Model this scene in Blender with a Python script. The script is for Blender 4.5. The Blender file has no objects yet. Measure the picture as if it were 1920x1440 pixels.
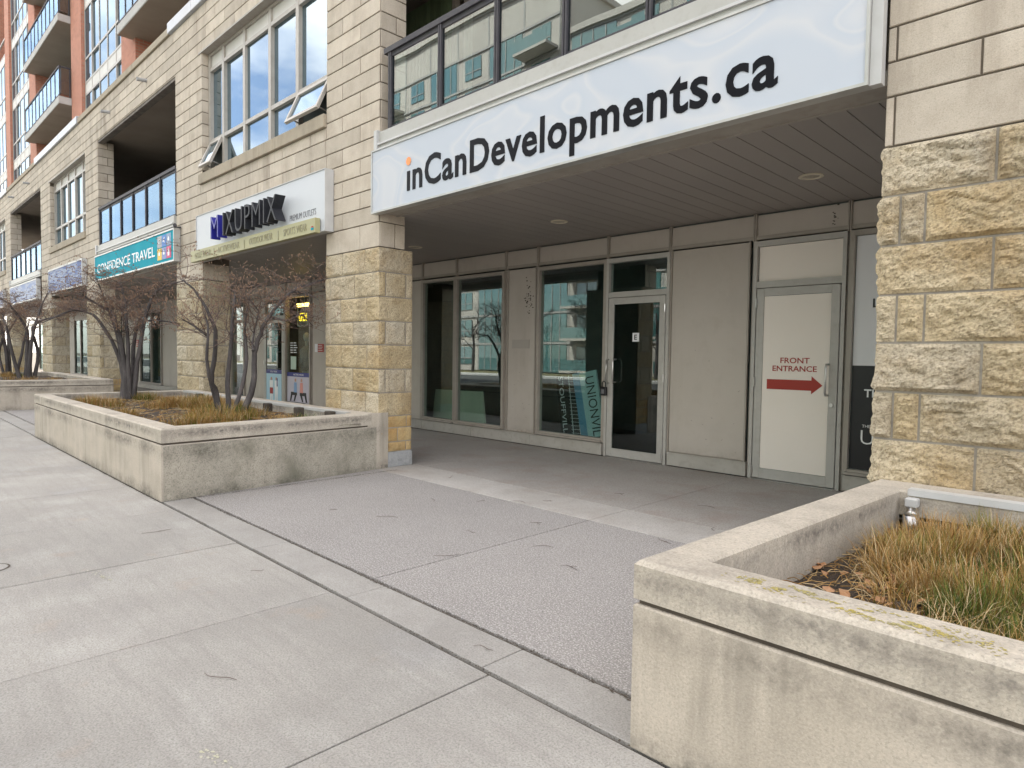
import bpy, math, random
from mathutils import Vector, Matrix, noise
R = math.radians
col = bpy.context.scene.collection
scn = bpy.context.scene

# ------------------------------------------------------------------ camera
cam_d = bpy.data.cameras.new("camera"); cam = bpy.data.objects.new("camera", cam_d); col.objects.link(cam)
cam_d.sensor_width = 36; cam_d.lens = 1214.49/1920*36; cam_d.clip_end = 800; cam_d.clip_start = 0.05
RW = ((0.7069593, 0.04069667, -0.70608238), (0.70710798, -0.02036937, 0.70681214), (0.01438245, -0.9989639, -0.04317725))
m = Matrix.Identity(4)
for i in range(3):
    m[i][0] = RW[i][0]; m[i][1] = -RW[i][1]; m[i][2] = -RW[i][2]
m[2][3] = 1.6
cam.matrix_world = m
scn.camera = cam
# ------------------------------------------------------------------ world
SUN_EL, SUN_AZ = 56, 335          # azimuth measured clockwise from +Y
w = bpy.data.worlds.new("World"); scn.world = w; w.use_nodes = True
nt = w.node_tree; nt.nodes.clear()
def N(nt, t, **k):
    n = nt.nodes.new(t)
    for a, b in k.items(): setattr(n, a, b)
    return n
sky = N(nt, 'ShaderNodeTexSky', sky_type='NISHITA', sun_disc=False)
sky.sun_elevation = R(SUN_EL); sky.sun_rotation = R(SUN_AZ); sky.air_density = 1.0; sky.dust_density = 1.0
geo = N(nt, 'ShaderNodeTexCoord')
mp = N(nt, 'ShaderNodeMapping'); mp.inputs['Scale'].default_value = (1.0, 1.0, 2.2)
ns = N(nt, 'ShaderNodeTexNoise'); ns.inputs['Scale'].default_value = 2.6; ns.inputs['Detail'].default_value = 7; ns.inputs['Roughness'].default_value = .55
cr = N(nt, 'ShaderNodeValToRGB'); cr.color_ramp.elements[0].position = .40; cr.color_ramp.elements[1].position = .60
cr.color_ramp.elements[0].color = (.06, .06, .06, 1); cr.color_ramp.elements[1].color = (.92, .92, .92, 1)
mx = N(nt, 'ShaderNodeMix', data_type='RGBA')
bg = N(nt, 'ShaderNodeBackground'); out = N(nt, 'ShaderNodeOutputWorld')
L = nt.links.new
L(geo.outputs['Generated'], mp.inputs[0]); L(mp.outputs[0], ns.inputs['Vector']); L(ns.outputs[0], cr.inputs[0])
L(cr.outputs[0], mx.inputs[0]); L(sky.outputs[0], mx.inputs[6]); mx.inputs[7].default_value = (10.6, 9.85, 8.95, 1)
L(mx.outputs[2], bg.inputs[0]); bg.inputs[1].default_value = 0.10; L(bg.outputs[0], out.inputs[0])
# ------------------------------------------------------------------ sun: behind the building, the whole forecourt lies in its shade
sd = bpy.data.lights.new("sun", 'SUN'); sd.energy = 4.0; sd.angle = R(.6); sd.color = (1, .95, .87)
so = bpy.data.objects.new("sun", sd); col.objects.link(so)
az = R(SUN_AZ); el = R(SUN_EL)
dv = Vector((math.sin(az)*math.cos(el), math.cos(az)*math.cos(el), math.sin(el)))
so.rotation_euler = dv.to_track_quat('Z', 'Y').to_euler()
so.location = (0, -10, 30)
scn.view_settings.view_transform = 'Standard'; scn.view_settings.look = 'None'
scn.view_settings.exposure = 2.22; scn.view_settings.gamma = 1
scn.cycles.use_denoising = True
try:
    scn.cycles.max_bounces = 8; scn.cycles.transparent_max_bounces = 12
except Exception: pass

# ------------------------------------------------------------------ materials
def mat(name, base, rough=.8, c2=None, vscale=3., c3=None, v3=14., amt3=.35, fine=0., fscale=90., bump=0., bscale=60., bdist=.004,
        tone=0., metal=0., streak=None, spec=.4, vlo=.35, vhi=.65, big=0., bdetail=6, tonecol=None, stretch=(1, 1, 1), grime=None, speck=None, streakh=None):
    M = bpy.data.materials.new(name); M.use_nodes = True
    t = M.node_tree; t.nodes.clear(); l = t.links.new
    o = N(t, 'ShaderNodeOutputMaterial'); b = N(t, 'ShaderNodeBsdfPrincipled'); l(b.outputs[0], o.inputs[0])
    b.inputs['Roughness'].default_value = rough; b.inputs['Metallic'].default_value = metal; b.inputs['Specular IOR Level'].default_value = spec
    g = N(t, 'ShaderNodeNewGeometry'); mpn = N(t, 'ShaderNodeMapping'); mpn.inputs['Scale'].default_value = stretch; l(g.outputs['Position'], mpn.inputs[0])
    P = mpn.outputs[0]
    def noise_fac(scale, detail, lo, hi, vec=None, rough_=.6):
        n = N(t, 'ShaderNodeTexNoise'); n.inputs['Scale'].default_value = scale; n.inputs['Detail'].default_value = detail; n.inputs['Roughness'].default_value = rough_
        l(vec or P, n.inputs['Vector'])
        r = N(t, 'ShaderNodeMapRange'); r.inputs[1].default_value = lo; r.inputs[2].default_value = hi; l(n.outputs[0], r.inputs[0]); return r.outputs[0]
    def mixc(f, a, bb, mode='MIX', k=1.):
        x = N(t, 'ShaderNodeMix', data_type='RGBA', blend_type=mode)
        if isinstance(f, float): x.inputs[0].default_value = f
        elif k != 1.:
            q = N(t, 'ShaderNodeMath', operation='MULTIPLY'); q.inputs[1].default_value = k; l(f, q.inputs[0]); l(q.outputs[0], x.inputs[0])
        else: l(f, x.inputs[0])
        for s, v in ((6, a), (7, bb)):
            if isinstance(v, tuple): x.inputs[s].default_value = v+(1,) if len(v) == 3 else v
            else: l(v, x.inputs[s])
        return x.outputs[2]
    c = base
    if c2: c = mixc(noise_fac(vscale, 6, vlo, vhi), c, c2)
    if c3: c = mixc(noise_fac(v3, 8, .5, .72), c, c3, k=amt3)
    if streak:   # vertical run-off stains: (colour, amount, horizontal scale)
        m2 = N(t, 'ShaderNodeMapping'); m2.inputs['Scale'].default_value = (streak[2], streak[2], streak[2]*.09); l(g.outputs['Position'], m2.inputs[0])
        f1 = noise_fac(1., 5, .46, .74, m2.outputs[0], .7)
        f2 = noise_fac(.9, 3, .35, .65)
        q = N(t, 'ShaderNodeMath', operation='MULTIPLY'); l(f1, q.inputs[0]); l(f2, q.inputs[1])
        c = mixc(q.outputs[0], c, streak[0], k=streak[1])
    if streakh:
        m3 = N(t, 'ShaderNodeMapping'); m3.inputs['Scale'].default_value = (1.2, 14., 1); l(g.outputs['Position'], m3.inputs[0])
        c = mixc(noise_fac(1., 6, .48, .75, m3.outputs[0], .7), c, streakh[0], k=streakh[1])
        c = mixc(noise_fac(2.3, 5, .62, .80), c, (.50, .36, .25), k=.45)
        c = mixc(noise_fac(.8, 5, .60, .78), c, (.55, .55, .56), k=.5)
    if speck:    # (colour, scale, threshold, amount)
        c = mixc(noise_fac(speck[1], 3, speck[2], speck[2]+.05), c, speck[0], k=speck[3])
        if len(speck) > 4: c = mixc(noise_fac(speck[4], 5, .40, .66, None, .75), c, speck[0], k=speck[3]*.42)
    if grime:    # dirt that has settled on upright faces around given heights: (colour, amount, ((z, halfwidth), ...))
        sp = N(t, 'ShaderNodeSeparateXYZ'); l(g.outputs['Position'], sp.inputs[0]); sn = N(t, 'ShaderNodeSeparateXYZ'); l(g.outputs['Normal'], sn.inputs[0])
        tot = None
        for zc, hw in grime[2]:
            a1 = N(t, 'ShaderNodeMath', operation='SUBTRACT'); a1.inputs[1].default_value = zc; l(sp.outputs[2], a1.inputs[0])
            a2 = N(t, 'ShaderNodeMath', operation='ABSOLUTE'); l(a1.outputs[0], a2.inputs[0])
            a3 = N(t, 'ShaderNodeMapRange'); a3.inputs[1].default_value = 0; a3.inputs[2].default_value = hw; a3.inputs[3].default_value = 1; a3.inputs[4].default_value = 0; l(a2.outputs[0], a3.inputs[0])
            if tot is None: tot = a3.outputs[0]
            else:
                a4 = N(t, 'ShaderNodeMath', operation='MAXIMUM'); l(tot, a4.inputs[0]); l(a3.outputs[0], a4.inputs[1]); tot = a4.outputs[0]
        f0 = noise_fac(1.6, 4, .36, .6); f00 = noise_fac(26, 6, .28, .62)
        q = N(t, 'ShaderNodeMath', operation='MULTIPLY'); l(tot, q.inputs[0]); l(f0, q.inputs[1])
        q2 = N(t, 'ShaderNodeMath', operation='MULTIPLY'); l(q.outputs[0], q2.inputs[0]); l(f00, q2.inputs[1])
        up = N(t, 'ShaderNodeMapRange'); up.inputs[1].default_value = .5; up.inputs[2].default_value = .8; up.inputs[3].default_value = 1; up.inputs[4].default_value = 0; l(sn.outputs[2], up.inputs[0])
        q3 = N(t, 'ShaderNodeMath', operation='MULTIPLY'); l(q2.outputs[0], q3.inputs[0]); l(up.outputs[0], q3.inputs[1])
        c = mixc(q3.outputs[0], c, grime[0], k=grime[1])
    if big: 
        c = mixc(noise_fac(.35, 3, .3, .7), c, (1-big, 1-big, 1-big), 'MULTIPLY')
    if fine:
        f = noise_fac(fscale, 2, .3, .7)
        c = mixc(f, c, (1-fine, 1-fine, 1-fine), 'MULTIPLY')
    if tone or tonecol:
        a = N(t, 'ShaderNodeAttribute'); a.attribute_name = 'tone'
        if tonecol:
            r = N(t, 'ShaderNodeValToRGB'); els = r.color_ramp.elements
            while len(els) < len(tonecol): els.new(.5)
            for e, (p, cc) in zip(els, tonecol): e.position = p; e.color = cc+(1,)
            l(a.outputs['Fac'], r.inputs[0])
            c = mixc(1., c, r.outputs[0], 'MULTIPLY')
        else:
            r = N(t, 'ShaderNodeMapRange'); r.inputs[3].default_value = 1-tone; r.inputs[4].default_value = 1+tone*.6; l(a.outputs['Fac'], r.inputs[0])
            v = N(t, 'ShaderNodeVectorMath', operation='SCALE'); 
            if isinstance(c, tuple): v.inputs[0].default_value = c
            else: l(c, v.inputs[0])
            l(r.outputs[0], v.inputs['Scale']); c = v.outputs[0]
    if isinstance(c, tuple): b.inputs['Base Color'].default_value = c+(1,)
    else: l(c, b.inputs['Base Color'])
    if bump:
        n = N(t, 'ShaderNodeTexNoise'); n.inputs['Scale'].default_value = bscale; n.inputs['Detail'].default_value = bdetail; n.inputs['Roughness'].default_value = .65; l(P, n.inputs['Vector'])
        bm = N(t, 'ShaderNodeBump'); bm.inputs['Strength'].default_value = bump; bm.inputs['Distance'].default_value = bdist
        l(n.outputs[0], bm.inputs['Height']); l(bm.outputs[0], b.inputs['Normal'])
    return M

def glass(name, tint, refl=.12, wav=.02, wscale=1.2, back=None, rough=.0, dist=.02, gcol=(.93, .97, 1), fmul=1.1):
    """thin pane: transparent + mirror layer mixed by Fresnel; back=colour makes it opaque behind the reflection"""
    M = bpy.data.materials.new(name); M.use_nodes = True
    t = M.node_tree; t.nodes.clear(); l = t.links.new
    o = N(t, 'ShaderNodeOutputMaterial'); mxs = N(t, 'ShaderNodeMixShader'); l(mxs.outputs[0], o.inputs[0])
    gl = N(t, 'ShaderNodeBsdfGlossy'); gl.inputs['Roughness'].default_value = rough; gl.inputs[0].default_value = gcol+(1,)
    if back: tr = N(t, 'ShaderNodeBsdfDiffuse'); tr.inputs[0].default_value = back+(1,)
    else: tr = N(t, 'ShaderNodeBsdfTransparent'); tr.inputs[0].default_value = tint+(1,)
    fr = N(t, 'ShaderNodeFresnel'); gg = N(t, 'ShaderNodeNewGeometry')
    io = N(t, 'ShaderNodeMapRange'); io.inputs[3].default_value = 1.5; io.inputs[4].default_value = 1/1.5; l(gg.outputs['Backfacing'], io.inputs[0]); l(io.outputs[0], fr.inputs[0])
    ad = N(t, 'ShaderNodeMath', operation='MULTIPLY_ADD'); ad.inputs[1].default_value = fmul; ad.inputs[2].default_value = refl; ad.use_clamp = True
    g = N(t, 'ShaderNodeNewGeometry'); n = N(t, 'ShaderNodeTexNoise'); n.inputs['Scale'].default_value = wscale; n.inputs['Detail'].default_value = 1
    l(g.outputs['Position'], n.inputs['Vector'])
    bm = N(t, 'ShaderNodeBump'); bm.inputs['Strength'].default_value = wav*10; bm.inputs['Distance'].default_value = dist; l(n.outputs[0], bm.inputs['Height'])
    l(bm.outputs[0], gl.inputs['Normal'])
    l(fr.outputs[0], ad.inputs[0]); l(ad.outputs[0], mxs.inputs[0]); l(tr.outputs[0], mxs.inputs[1]); l(gl.outputs[0], mxs.inputs[2])
    return M

def emis(name, c, s):
    M = bpy.data.materials.new(name); M.use_nodes = True
    b = M.node_tree.nodes['Principled BSDF']; b.inputs['Base Color'].default_value = c+(1,); b.inputs['Emission Color'].default_value = c+(1,); b.inputs['Emission Strength'].default_value = s
    return M

MT = {}
MT['block'] = mat('smooth_limestone', (.55, .48, .39), .88, (.61, .54, .445), 5., (.36, .29, .22), 2.6, .45, .16, 130, .6, 120, .003, tone=.15, streak=((.23, .18, .135), .85, 3.2), speck=((.37, .32, .25), 95, .56, .35))
MT['mortar'] = mat('mortar', (.36, .33, .28), .95, (.26, .235, .20), 3., (.15, .13, .11), 11., .5, bump=.3)
MT['rough'] = mat('rock_faced_sandstone', (.55, .46, .32), .92, (.60, .54, .43), 1.1, (.43, .30, .14), 2.1, .65, .30, 60, 1.0, 45, .018, tonecol=[(0, (.97, .88, .70)), (.25, (1.03, .95, .80)), (.5, (1.03, 1.0, .93)), (.75, (1.05, 1.03, 1.0)), (1, (.88, .85, .80))], streak=((.17, .155, .13), .75, 2.0), speck=((.24, .195, .14), 60, .55, .4))
MT['rough_far'] = mat('rock_faced_sandstone_weathered', (.50, .44, .325), .92, (.56, .51, .41), 1.6, (.24, .20, .14), 5., .5, .25, 40, .8, 30, .02, tonecol=[(0, (.88, .80, .64)), (.35, (1.0, .94, .84)), (1, (1.06, 1.04, 1.0))], streak=((.16, .14, .11), .5, 2.3), speck=((.2, .17, .12), 30, .56, .5))
MT['rough_yellow'] = mat('ochre_sandstone', (.52, .36, .17), .92, (.50, .42, .25), 3., (.25, .16, .08), 9., .5, .25, 60, .8, 40, .008, tonecol=[(0, (.9, .8, .66)), (1, (1.05, 1.03, 1))])
MT['stain'] = mat('stained_lintel', (.12, .105, .09), .9, (.22, .195, .165), 3., (.06, .055, .05), 8., .6)
MT['core'] = mat('dark_joint', (.15, .125, .095), .95, (.11, .09, .07), 3., bump=.3)
MT['sill'] = mat('stone_sill', (.38, .32, .24), .9, (.46, .40, .31), 3., (.2, .17, .13), 3., .5, .12, 90, .3, 80, streak=((.16, .13, .1), .6, 3.))
MT['bluebase'] = mat('grey_stone', (.32, .325, .33), .9, (.40, .40, .395), 6., (.16, .16, .155), 9, .6, .15, 60, .5)
MT['brick'] = None
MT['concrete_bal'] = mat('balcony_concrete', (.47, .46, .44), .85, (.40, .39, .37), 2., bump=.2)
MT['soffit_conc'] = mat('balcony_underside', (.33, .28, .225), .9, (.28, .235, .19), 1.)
MT['soffit'] = mat('soffit_plank', (.32, .29, .265), .5, (.295, .268, .245), .6, bump=.05, spec=.35, tone=.03)
MT['fascia'] = mat('fascia_trim', (.38, .35, .31), .55, (.33, .30, .26), 3., (.22, .18, .14), 8, .4)
MT['frame'] = mat('taupe_aluminium', (.37, .33, .285), .42, (.33, .295, .255), 2., (.22, .18, .145), 7, .3, spec=.5)
MT['frame_up'] = mat('pale_taupe_aluminium', (.42, .39, .345), .45, (.37, .34, .30), 2., (.25, .22, .18), 8, .3, spec=.5)
MT['door_grey'] = mat('grey_door_aluminium', (.47, .455, .42), .4, (.43, .41, .38), 2., (.28, .25, .21), 9, .3, spec=.5)
MT['panel'] = mat('taupe_wall_panel', (.52, .47, .42), .55, (.48, .435, .385), .8, (.38, .33, .28), 4, .25, bump=.03, bscale=8, spec=.3, streak=((.32, .27, .22), .4, 2.2), grime=((.22, .17, .13), .5, ((.22, .12),)))
MT['kick'] = mat('grey_kick_plate', (.46, .435, .395), .55, (.40, .375, .335), 1.5, (.24, .2, .155), 9, .4)
MT['header'] = mat('pale_header_panel', (.60, .585, .54), .55, (.54, .52, .48), 2.)
MT['flash'] = mat('grey_green_flashing', (.42, .415, .385), .45, (.385, .38, .35), 1., (.27, .24, .2), 12, .3, spec=.45)
MT['white_metal'] = mat('white_metal', (.52, .52, .51), .4, (.46, .455, .44), 3.)
MT['silver'] = mat('silver_sign_frame', (.50, .50, .48), .35, (.42, .41, .38), 4., metal=.35)
MT['rail'] = mat('charcoal_railing', (.05, .048, .056), .6, (.07, .066, .07), 5., spec=.25)
MT['steel'] = mat('brushed_steel', (.55, .54, .52), .28, metal=.9)
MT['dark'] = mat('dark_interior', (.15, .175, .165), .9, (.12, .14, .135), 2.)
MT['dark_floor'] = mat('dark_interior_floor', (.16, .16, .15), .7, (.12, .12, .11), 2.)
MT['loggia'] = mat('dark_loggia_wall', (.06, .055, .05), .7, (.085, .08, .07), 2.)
MT['greenwall'] = mat('green_slat_blind', (.20, .27, .15), .7, (.17, .235, .125), 2., tone=.25)
MT['tealwhite'] = glass('storefront_glass', (.78, .87, .85), .05, .004, .9)
MT['glass_up'] = glass('upper_window_glass', (.4, .45, .45), .16, .006, .8, back=(.05, .075, .08), gcol=(.74, .87, 1))  # mirror layer tinted bluer to imitate the sky it reflects
MT['glass_rail'] = glass('railing_glass', (.50, .60, .58), .10, .012, .7)
MT['glass_rail_far'] = glass('sky_tinted_railing_glass', (.45, .55, .58), .03, .012, .7, gcol=(.55, .76, 1), fmul=.75)  # blue of the reflected sky put into the mirror colour
MT['glass_tower'] = glass('tower_glass', (.4, .45, .5), .06, .006, .5, back=(.05, .07, .08), gcol=(.62, .80, 1), fmul=.75)  # reflected sky blue painted into the gloss here too
MT['glass_door'] = glass('door_glass', (.45, .52, .50), .03, .004, .9)
MT['glass_win_far'] = glass('sky_tinted_window_glass', (.4, .45, .45), .05, .006, .8, back=(.06, .085, .085), gcol=(.66, .82, 1), fmul=.8)  # gloss coloured blue to stand for reflected sky
MT['shop_far'] = glass('dark_shop_glass', (.62, .72, .70), .03, .004, .9, gcol=(.6, .68, .7), fmul=.45)
MT['glass_opp'] = glass('teal_condo_glass', (.2, .4, .4), .10, .01, .3, back=(.075, .17, .165))
MT['coping_metal'] = mat('coping_metal', (.46, .48, .52), .4, (.42, .43, .45), 2.)
MT['mulch'] = mat('dark_soil', (.060, .045, .033), .95, (.10, .075, .055), 9., (.15, .11, .08), 40, .6, .3, 120, 1.0, 40, .03)
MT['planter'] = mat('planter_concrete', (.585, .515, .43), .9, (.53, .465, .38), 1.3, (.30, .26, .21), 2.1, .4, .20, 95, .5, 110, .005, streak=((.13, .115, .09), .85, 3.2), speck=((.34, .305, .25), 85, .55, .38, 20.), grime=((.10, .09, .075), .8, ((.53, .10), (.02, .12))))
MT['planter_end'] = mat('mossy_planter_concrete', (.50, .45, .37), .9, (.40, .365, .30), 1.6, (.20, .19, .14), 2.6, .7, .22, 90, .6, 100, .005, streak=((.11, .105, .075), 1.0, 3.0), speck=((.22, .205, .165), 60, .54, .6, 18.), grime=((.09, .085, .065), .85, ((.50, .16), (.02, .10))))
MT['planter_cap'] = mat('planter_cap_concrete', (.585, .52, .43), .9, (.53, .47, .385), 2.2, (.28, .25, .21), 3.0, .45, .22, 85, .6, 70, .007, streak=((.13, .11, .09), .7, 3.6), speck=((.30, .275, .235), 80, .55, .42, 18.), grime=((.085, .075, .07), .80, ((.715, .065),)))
MT['lichen'] = mat('lichen', (.40, .32, .09), .95, (.34, .30, .14), 9.)
MT['walk'] = mat('sidewalk_concrete', (.475, .45, .41), .88, (.38, .358, .328), .8, (.56, .54, .50), 1.7, .6, .24, 110, .8, 60, .005, big=.10, tone=.06, speck=((.25, .235, .21), 95, .53, .5, 24.), streakh=((.33, .305, .28), .6))
MT['strip'] = mat('strip_concrete', (.42, .40, .37), .88, (.35, .33, .305), 1.5, (.49, .47, .44), 5, .4, .2, 100, .7, 60, .005, speck=((.24, .225, .205), 95, .53, .5, 24.))
MT['aggregate'] = mat('exposed_aggregate', (.35, .327, .31), .85, (.31, .288, .272), .8, (.17, .155, .14), 48., .7, .2, 150, .8, 90, .006, big=.06, tone=.03, speck=((.64, .61, .58), 90, .535, .75))
MT['band'] = mat('smooth_paving_band', (.53, .50, .465), .85, (.44, .41, .375), 1.1, (.34, .285, .24), 2.0, .6, .12, 120, .4, 90, .004, speck=((.29, .27, .245), 62, .545, .6, 20.))
MT['porch'] = mat('porch_paving', (.47, .435, .40), .82, (.40, .365, .33), 1., (.35, .25, .20), 1.7, .5, .12, 120, .5, 70, .004, big=.05, speck=((.25, .23, .205), 55, .545, .6, 20.))
MT['joint'] = mat('joint_dirt', (.075, .062, .05), .98, (.11, .09, .07), 12.)
MT['asphalt'] = mat('asphalt', (.055, .055, .056), .9, (.075, .073, .07), 2., fine=.3, bump=.4)
MT['lawn'] = mat('lawn', (.14, .13, .055), .95, (.2, .17, .09), 3., fine=.4, bump=.6, bdist=.05)
MT['kerb'] = mat('kerb_concrete', (.5, .49, .46), .9, (.42, .41, .39), 2.)
MT['bark'] = mat('grey_bark', (.055, .047, .046), .85, (.10, .088, .085), 7., (.24, .21, .20), 3., .45, .25, 60, .9, 45, .012, stretch=(1, 1, .35))
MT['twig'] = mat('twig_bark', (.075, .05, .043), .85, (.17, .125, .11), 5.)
MT['bud'] = mat('tan_bud', (.30, .20, .13), .8, (.16, .09, .06), 20.)
MT['grass'] = mat('dry_grass', (1, 1, 1), .75, tonecol=[(0, (.03, .07, .015)), (.22, (.085, .13, .025)), (.42, (.19, .18, .04)), (.62, (.33, .17, .05)), (.84, (.40, .27, .115)), (1, (.54, .42, .25))], spec=.2)
MT['leaf'] = mat('dead_leaf', (.33, .16, .07), .85, (.42, .25, .14), 30.)
MT['cream'] = mat('cream_film', (.86, .79, .72), .6, (.84, .775, .70), 1.)
MT['white_paint'] = mat('white_film', (.78, .78, .80), .5)
MT['red'] = mat('red_vinyl', (.36, .035, .022), .5)
MT['black'] = mat('black_vinyl', (.012, .012, .014), .35)
MT['lettering'] = mat('black_gloss_vinyl', (.005, .005, .008), .45, spec=.12)
MT['orange'] = mat('orange_vinyl', (.9, .30, .09), .4)
MT['white_ink'] = mat('white_ink', (.85, .85, .85), .5)
MT['signB'] = mat('pale_blue_sign_face', (.52, .54, .57), .45, (.55, .57, .59), .8)
MT['navy'] = mat('navy', (.03, .04, .22), .4)
MT['blue_letter'] = mat('blue_letter', (.02, .02, .24), .4)
MT['letter_rim'] = mat('dark_letter_face', (.018, .019, .024), .5, (.03, .03, .036), 9., spec=.25)
MT['pistachio'] = mat('pistachio_band', (.40, .375, .20), .5, (.36, .34, .19), 2.)
MT['gold'] = mat('dull_gold_letter', (.20, .18, .09), .5, (.30, .28, .2), 6.)
MT['teal'] = mat('teal_sign_face', (.006, .33, .42), .7, (.005, .28, .37), .8, spec=.12)
MT['grey_text'] = mat('grey_letter', (.16, .16, .17), .5)
MT['timber'] = mat('dark_weathered_timber', (.045, .038, .032), .9, (.08, .065, .05), 9., bump=.6, bscale=30)
MT['board_black'] = mat('black_board', (.02, .02, .022), .5)
MT['board_teal'] = mat('pale_teal_board', (.55, .72, .72), .5, (.48, .64, .66), 3.)
MT['board_blue'] = mat('blue_board_edge', (.16, .34, .50), .5)
MT['board_cream'] = mat('pale_green_board', (.62, .63, .50), .6, (.58, .59, .47), 1.)
MT['skin'] = mat('skin_print', (.55, .33, .24), .6)
MT['pink'] = mat('pink_print', (.75, .33, .28), .6)
MT['blue_print'] = mat('blue_print', (.25, .38, .60), .6)
MT['paleblue'] = mat('pale_blue_print', (.42, .62, .74), .5)
MT['lilac'] = mat('lilac_print', (.55, .52, .60), .5)
MT['notice_green'] = mat('pale_green_notice', (.5, .62, .52), .5)
MT['opp_wall'] = mat('white_condo_precast', (.46, .43, .38), .8, (.42, .39, .345), .5)
MT['opp_dark'] = mat('grey_condo_precast', (.34, .33, .31), .8)
MT['lamp_on'] = emis('lit_lamp', (1, .52, .12), 4.0)
MT['neon'] = emis('yellow_neon', (1, .62, .02), 1.0)
MT['warm'] = mat('warm_shop_wall', (.20, .11, .05), .7, (.28, .17, .08), 1.5)
MT['lens'] = mat('downlight_lens', (.42, .38, .30), .5, (.30, .26, .2), 12)
MT['trim_ring'] = mat('downlight_ring', (.62, .56, .44), .5)
MT['yellow_paint'] = mat('faded_yellow_paint', (.46, .44, .30), .9, (.45, .43, .36), 30.)
MT['rust'] = mat('rust_stain', (.42, .33, .26), .9, (.43, .41, .38), 8., vlo=.42, vhi=.55)

def brick_mat():
    M = bpy.data.materials.new('red_brick'); M.use_nodes = True; t = M.node_tree; l = t.links.new
    b = t.nodes['Principled BSDF']; b.inputs['Roughness'].default_value = .9
    g = N(t, 'ShaderNodeNewGeometry'); s = N(t, 'ShaderNodeSeparateXYZ'); c = N(t, 'ShaderNodeCombineXYZ'); a = N(t, 'ShaderNodeMath', operation='ADD')
    l(g.outputs['Position'], s.inputs[0]); l(s.outputs[0], a.inputs[0]); l(s.outputs[1], a.inputs[1]); l(a.outputs[0], c.inputs[0]); l(s.outputs[2], c.inputs[1])
    br = N(t, 'ShaderNodeTexBrick'); br.inputs['Scale'].default_value = 1; br.inputs['Brick Width'].default_value = .24; br.inputs['Row Height'].default_value = .085; br.inputs['Mortar Size'].default_value = .009
    br.inputs['Color1'].default_value = (.50, .20, .13, 1); br.inputs['Color2'].default_value = (.40, .15, .095, 1); br.inputs['Mortar'].default_value = (.36, .26, .2, 1)
    l(c.outputs[0], br.inputs['Vector']); l(br.outputs[0], b.inputs['Base Color'])
    return M
MT['brick'] = brick_mat()

def sign_mat(name, base, dark, light, kind):
    """printed sign face: ghost loops or streaks of the print itself"""
    M = bpy.data.materials.new(name); M.use_nodes = True; t = M.node_tree; l = t.links.new
    b = t.nodes['Principled BSDF']; b.inputs['Roughness'].default_value = .55; b.inputs['Specular IOR Level'].default_value = .15
    g = N(t, 'ShaderNodeNewGeometry'); mpn = N(t, 'ShaderNodeMapping'); l(g.outputs['Position'], mpn.inputs[0])
    n = N(t, 'ShaderNodeTexNoise')
    if kind == 'loops': mpn.inputs['Scale'].default_value = (.8, .8, 1.3); n.inputs['Scale'].default_value = 1.3; n.inputs['Detail'].default_value = .5; n.inputs['Distortion'].default_value = .5
    else: mpn.inputs['Scale'].default_value = (.35, .35, 3.); n.inputs['Scale'].default_value = 2.; n.inputs['Detail'].default_value = 6
    l(mpn.outputs[0], n.inputs['Vector'])
    r = N(t, 'ShaderNodeValToRGB'); els = r.color_ramp.elements
    if kind == 'loops':
        pts = [(.0, base), (.40, dark), (.43, base), (.47, light), (.49, base), (.56, dark), (.585, light), (.61, base), (.70, light), (1, base)]
    else:
        pts = [(0, dark), (.38, base), (.52, light), (.58, base), (.7, light), (1, light)]
    while len(els) < len(pts): els.new(.5)
    for e, (p, c) in zip(els, pts): e.position = p; e.color = c+(1,)
    l(n.outputs[0], r.inputs[0]); l(r.outputs[0], b.inputs['Base Color'])
    return M
MT['signA'] = sign_mat('printed_pale_blue_face', (.50, .53, .575), (.475, .515, .57), (.545, .56, .585), 'loops')
MT['signD'] = sign_mat('printed_blue_face', (.07, .12, .30), (.04, .075, .23), (.30, .35, .46), 'streak')
MT['signE'] = sign_mat('printed_sky_face', (.25, .31, .50), (.18, .25, .44), (.42, .46, .54), 'streak')

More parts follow.
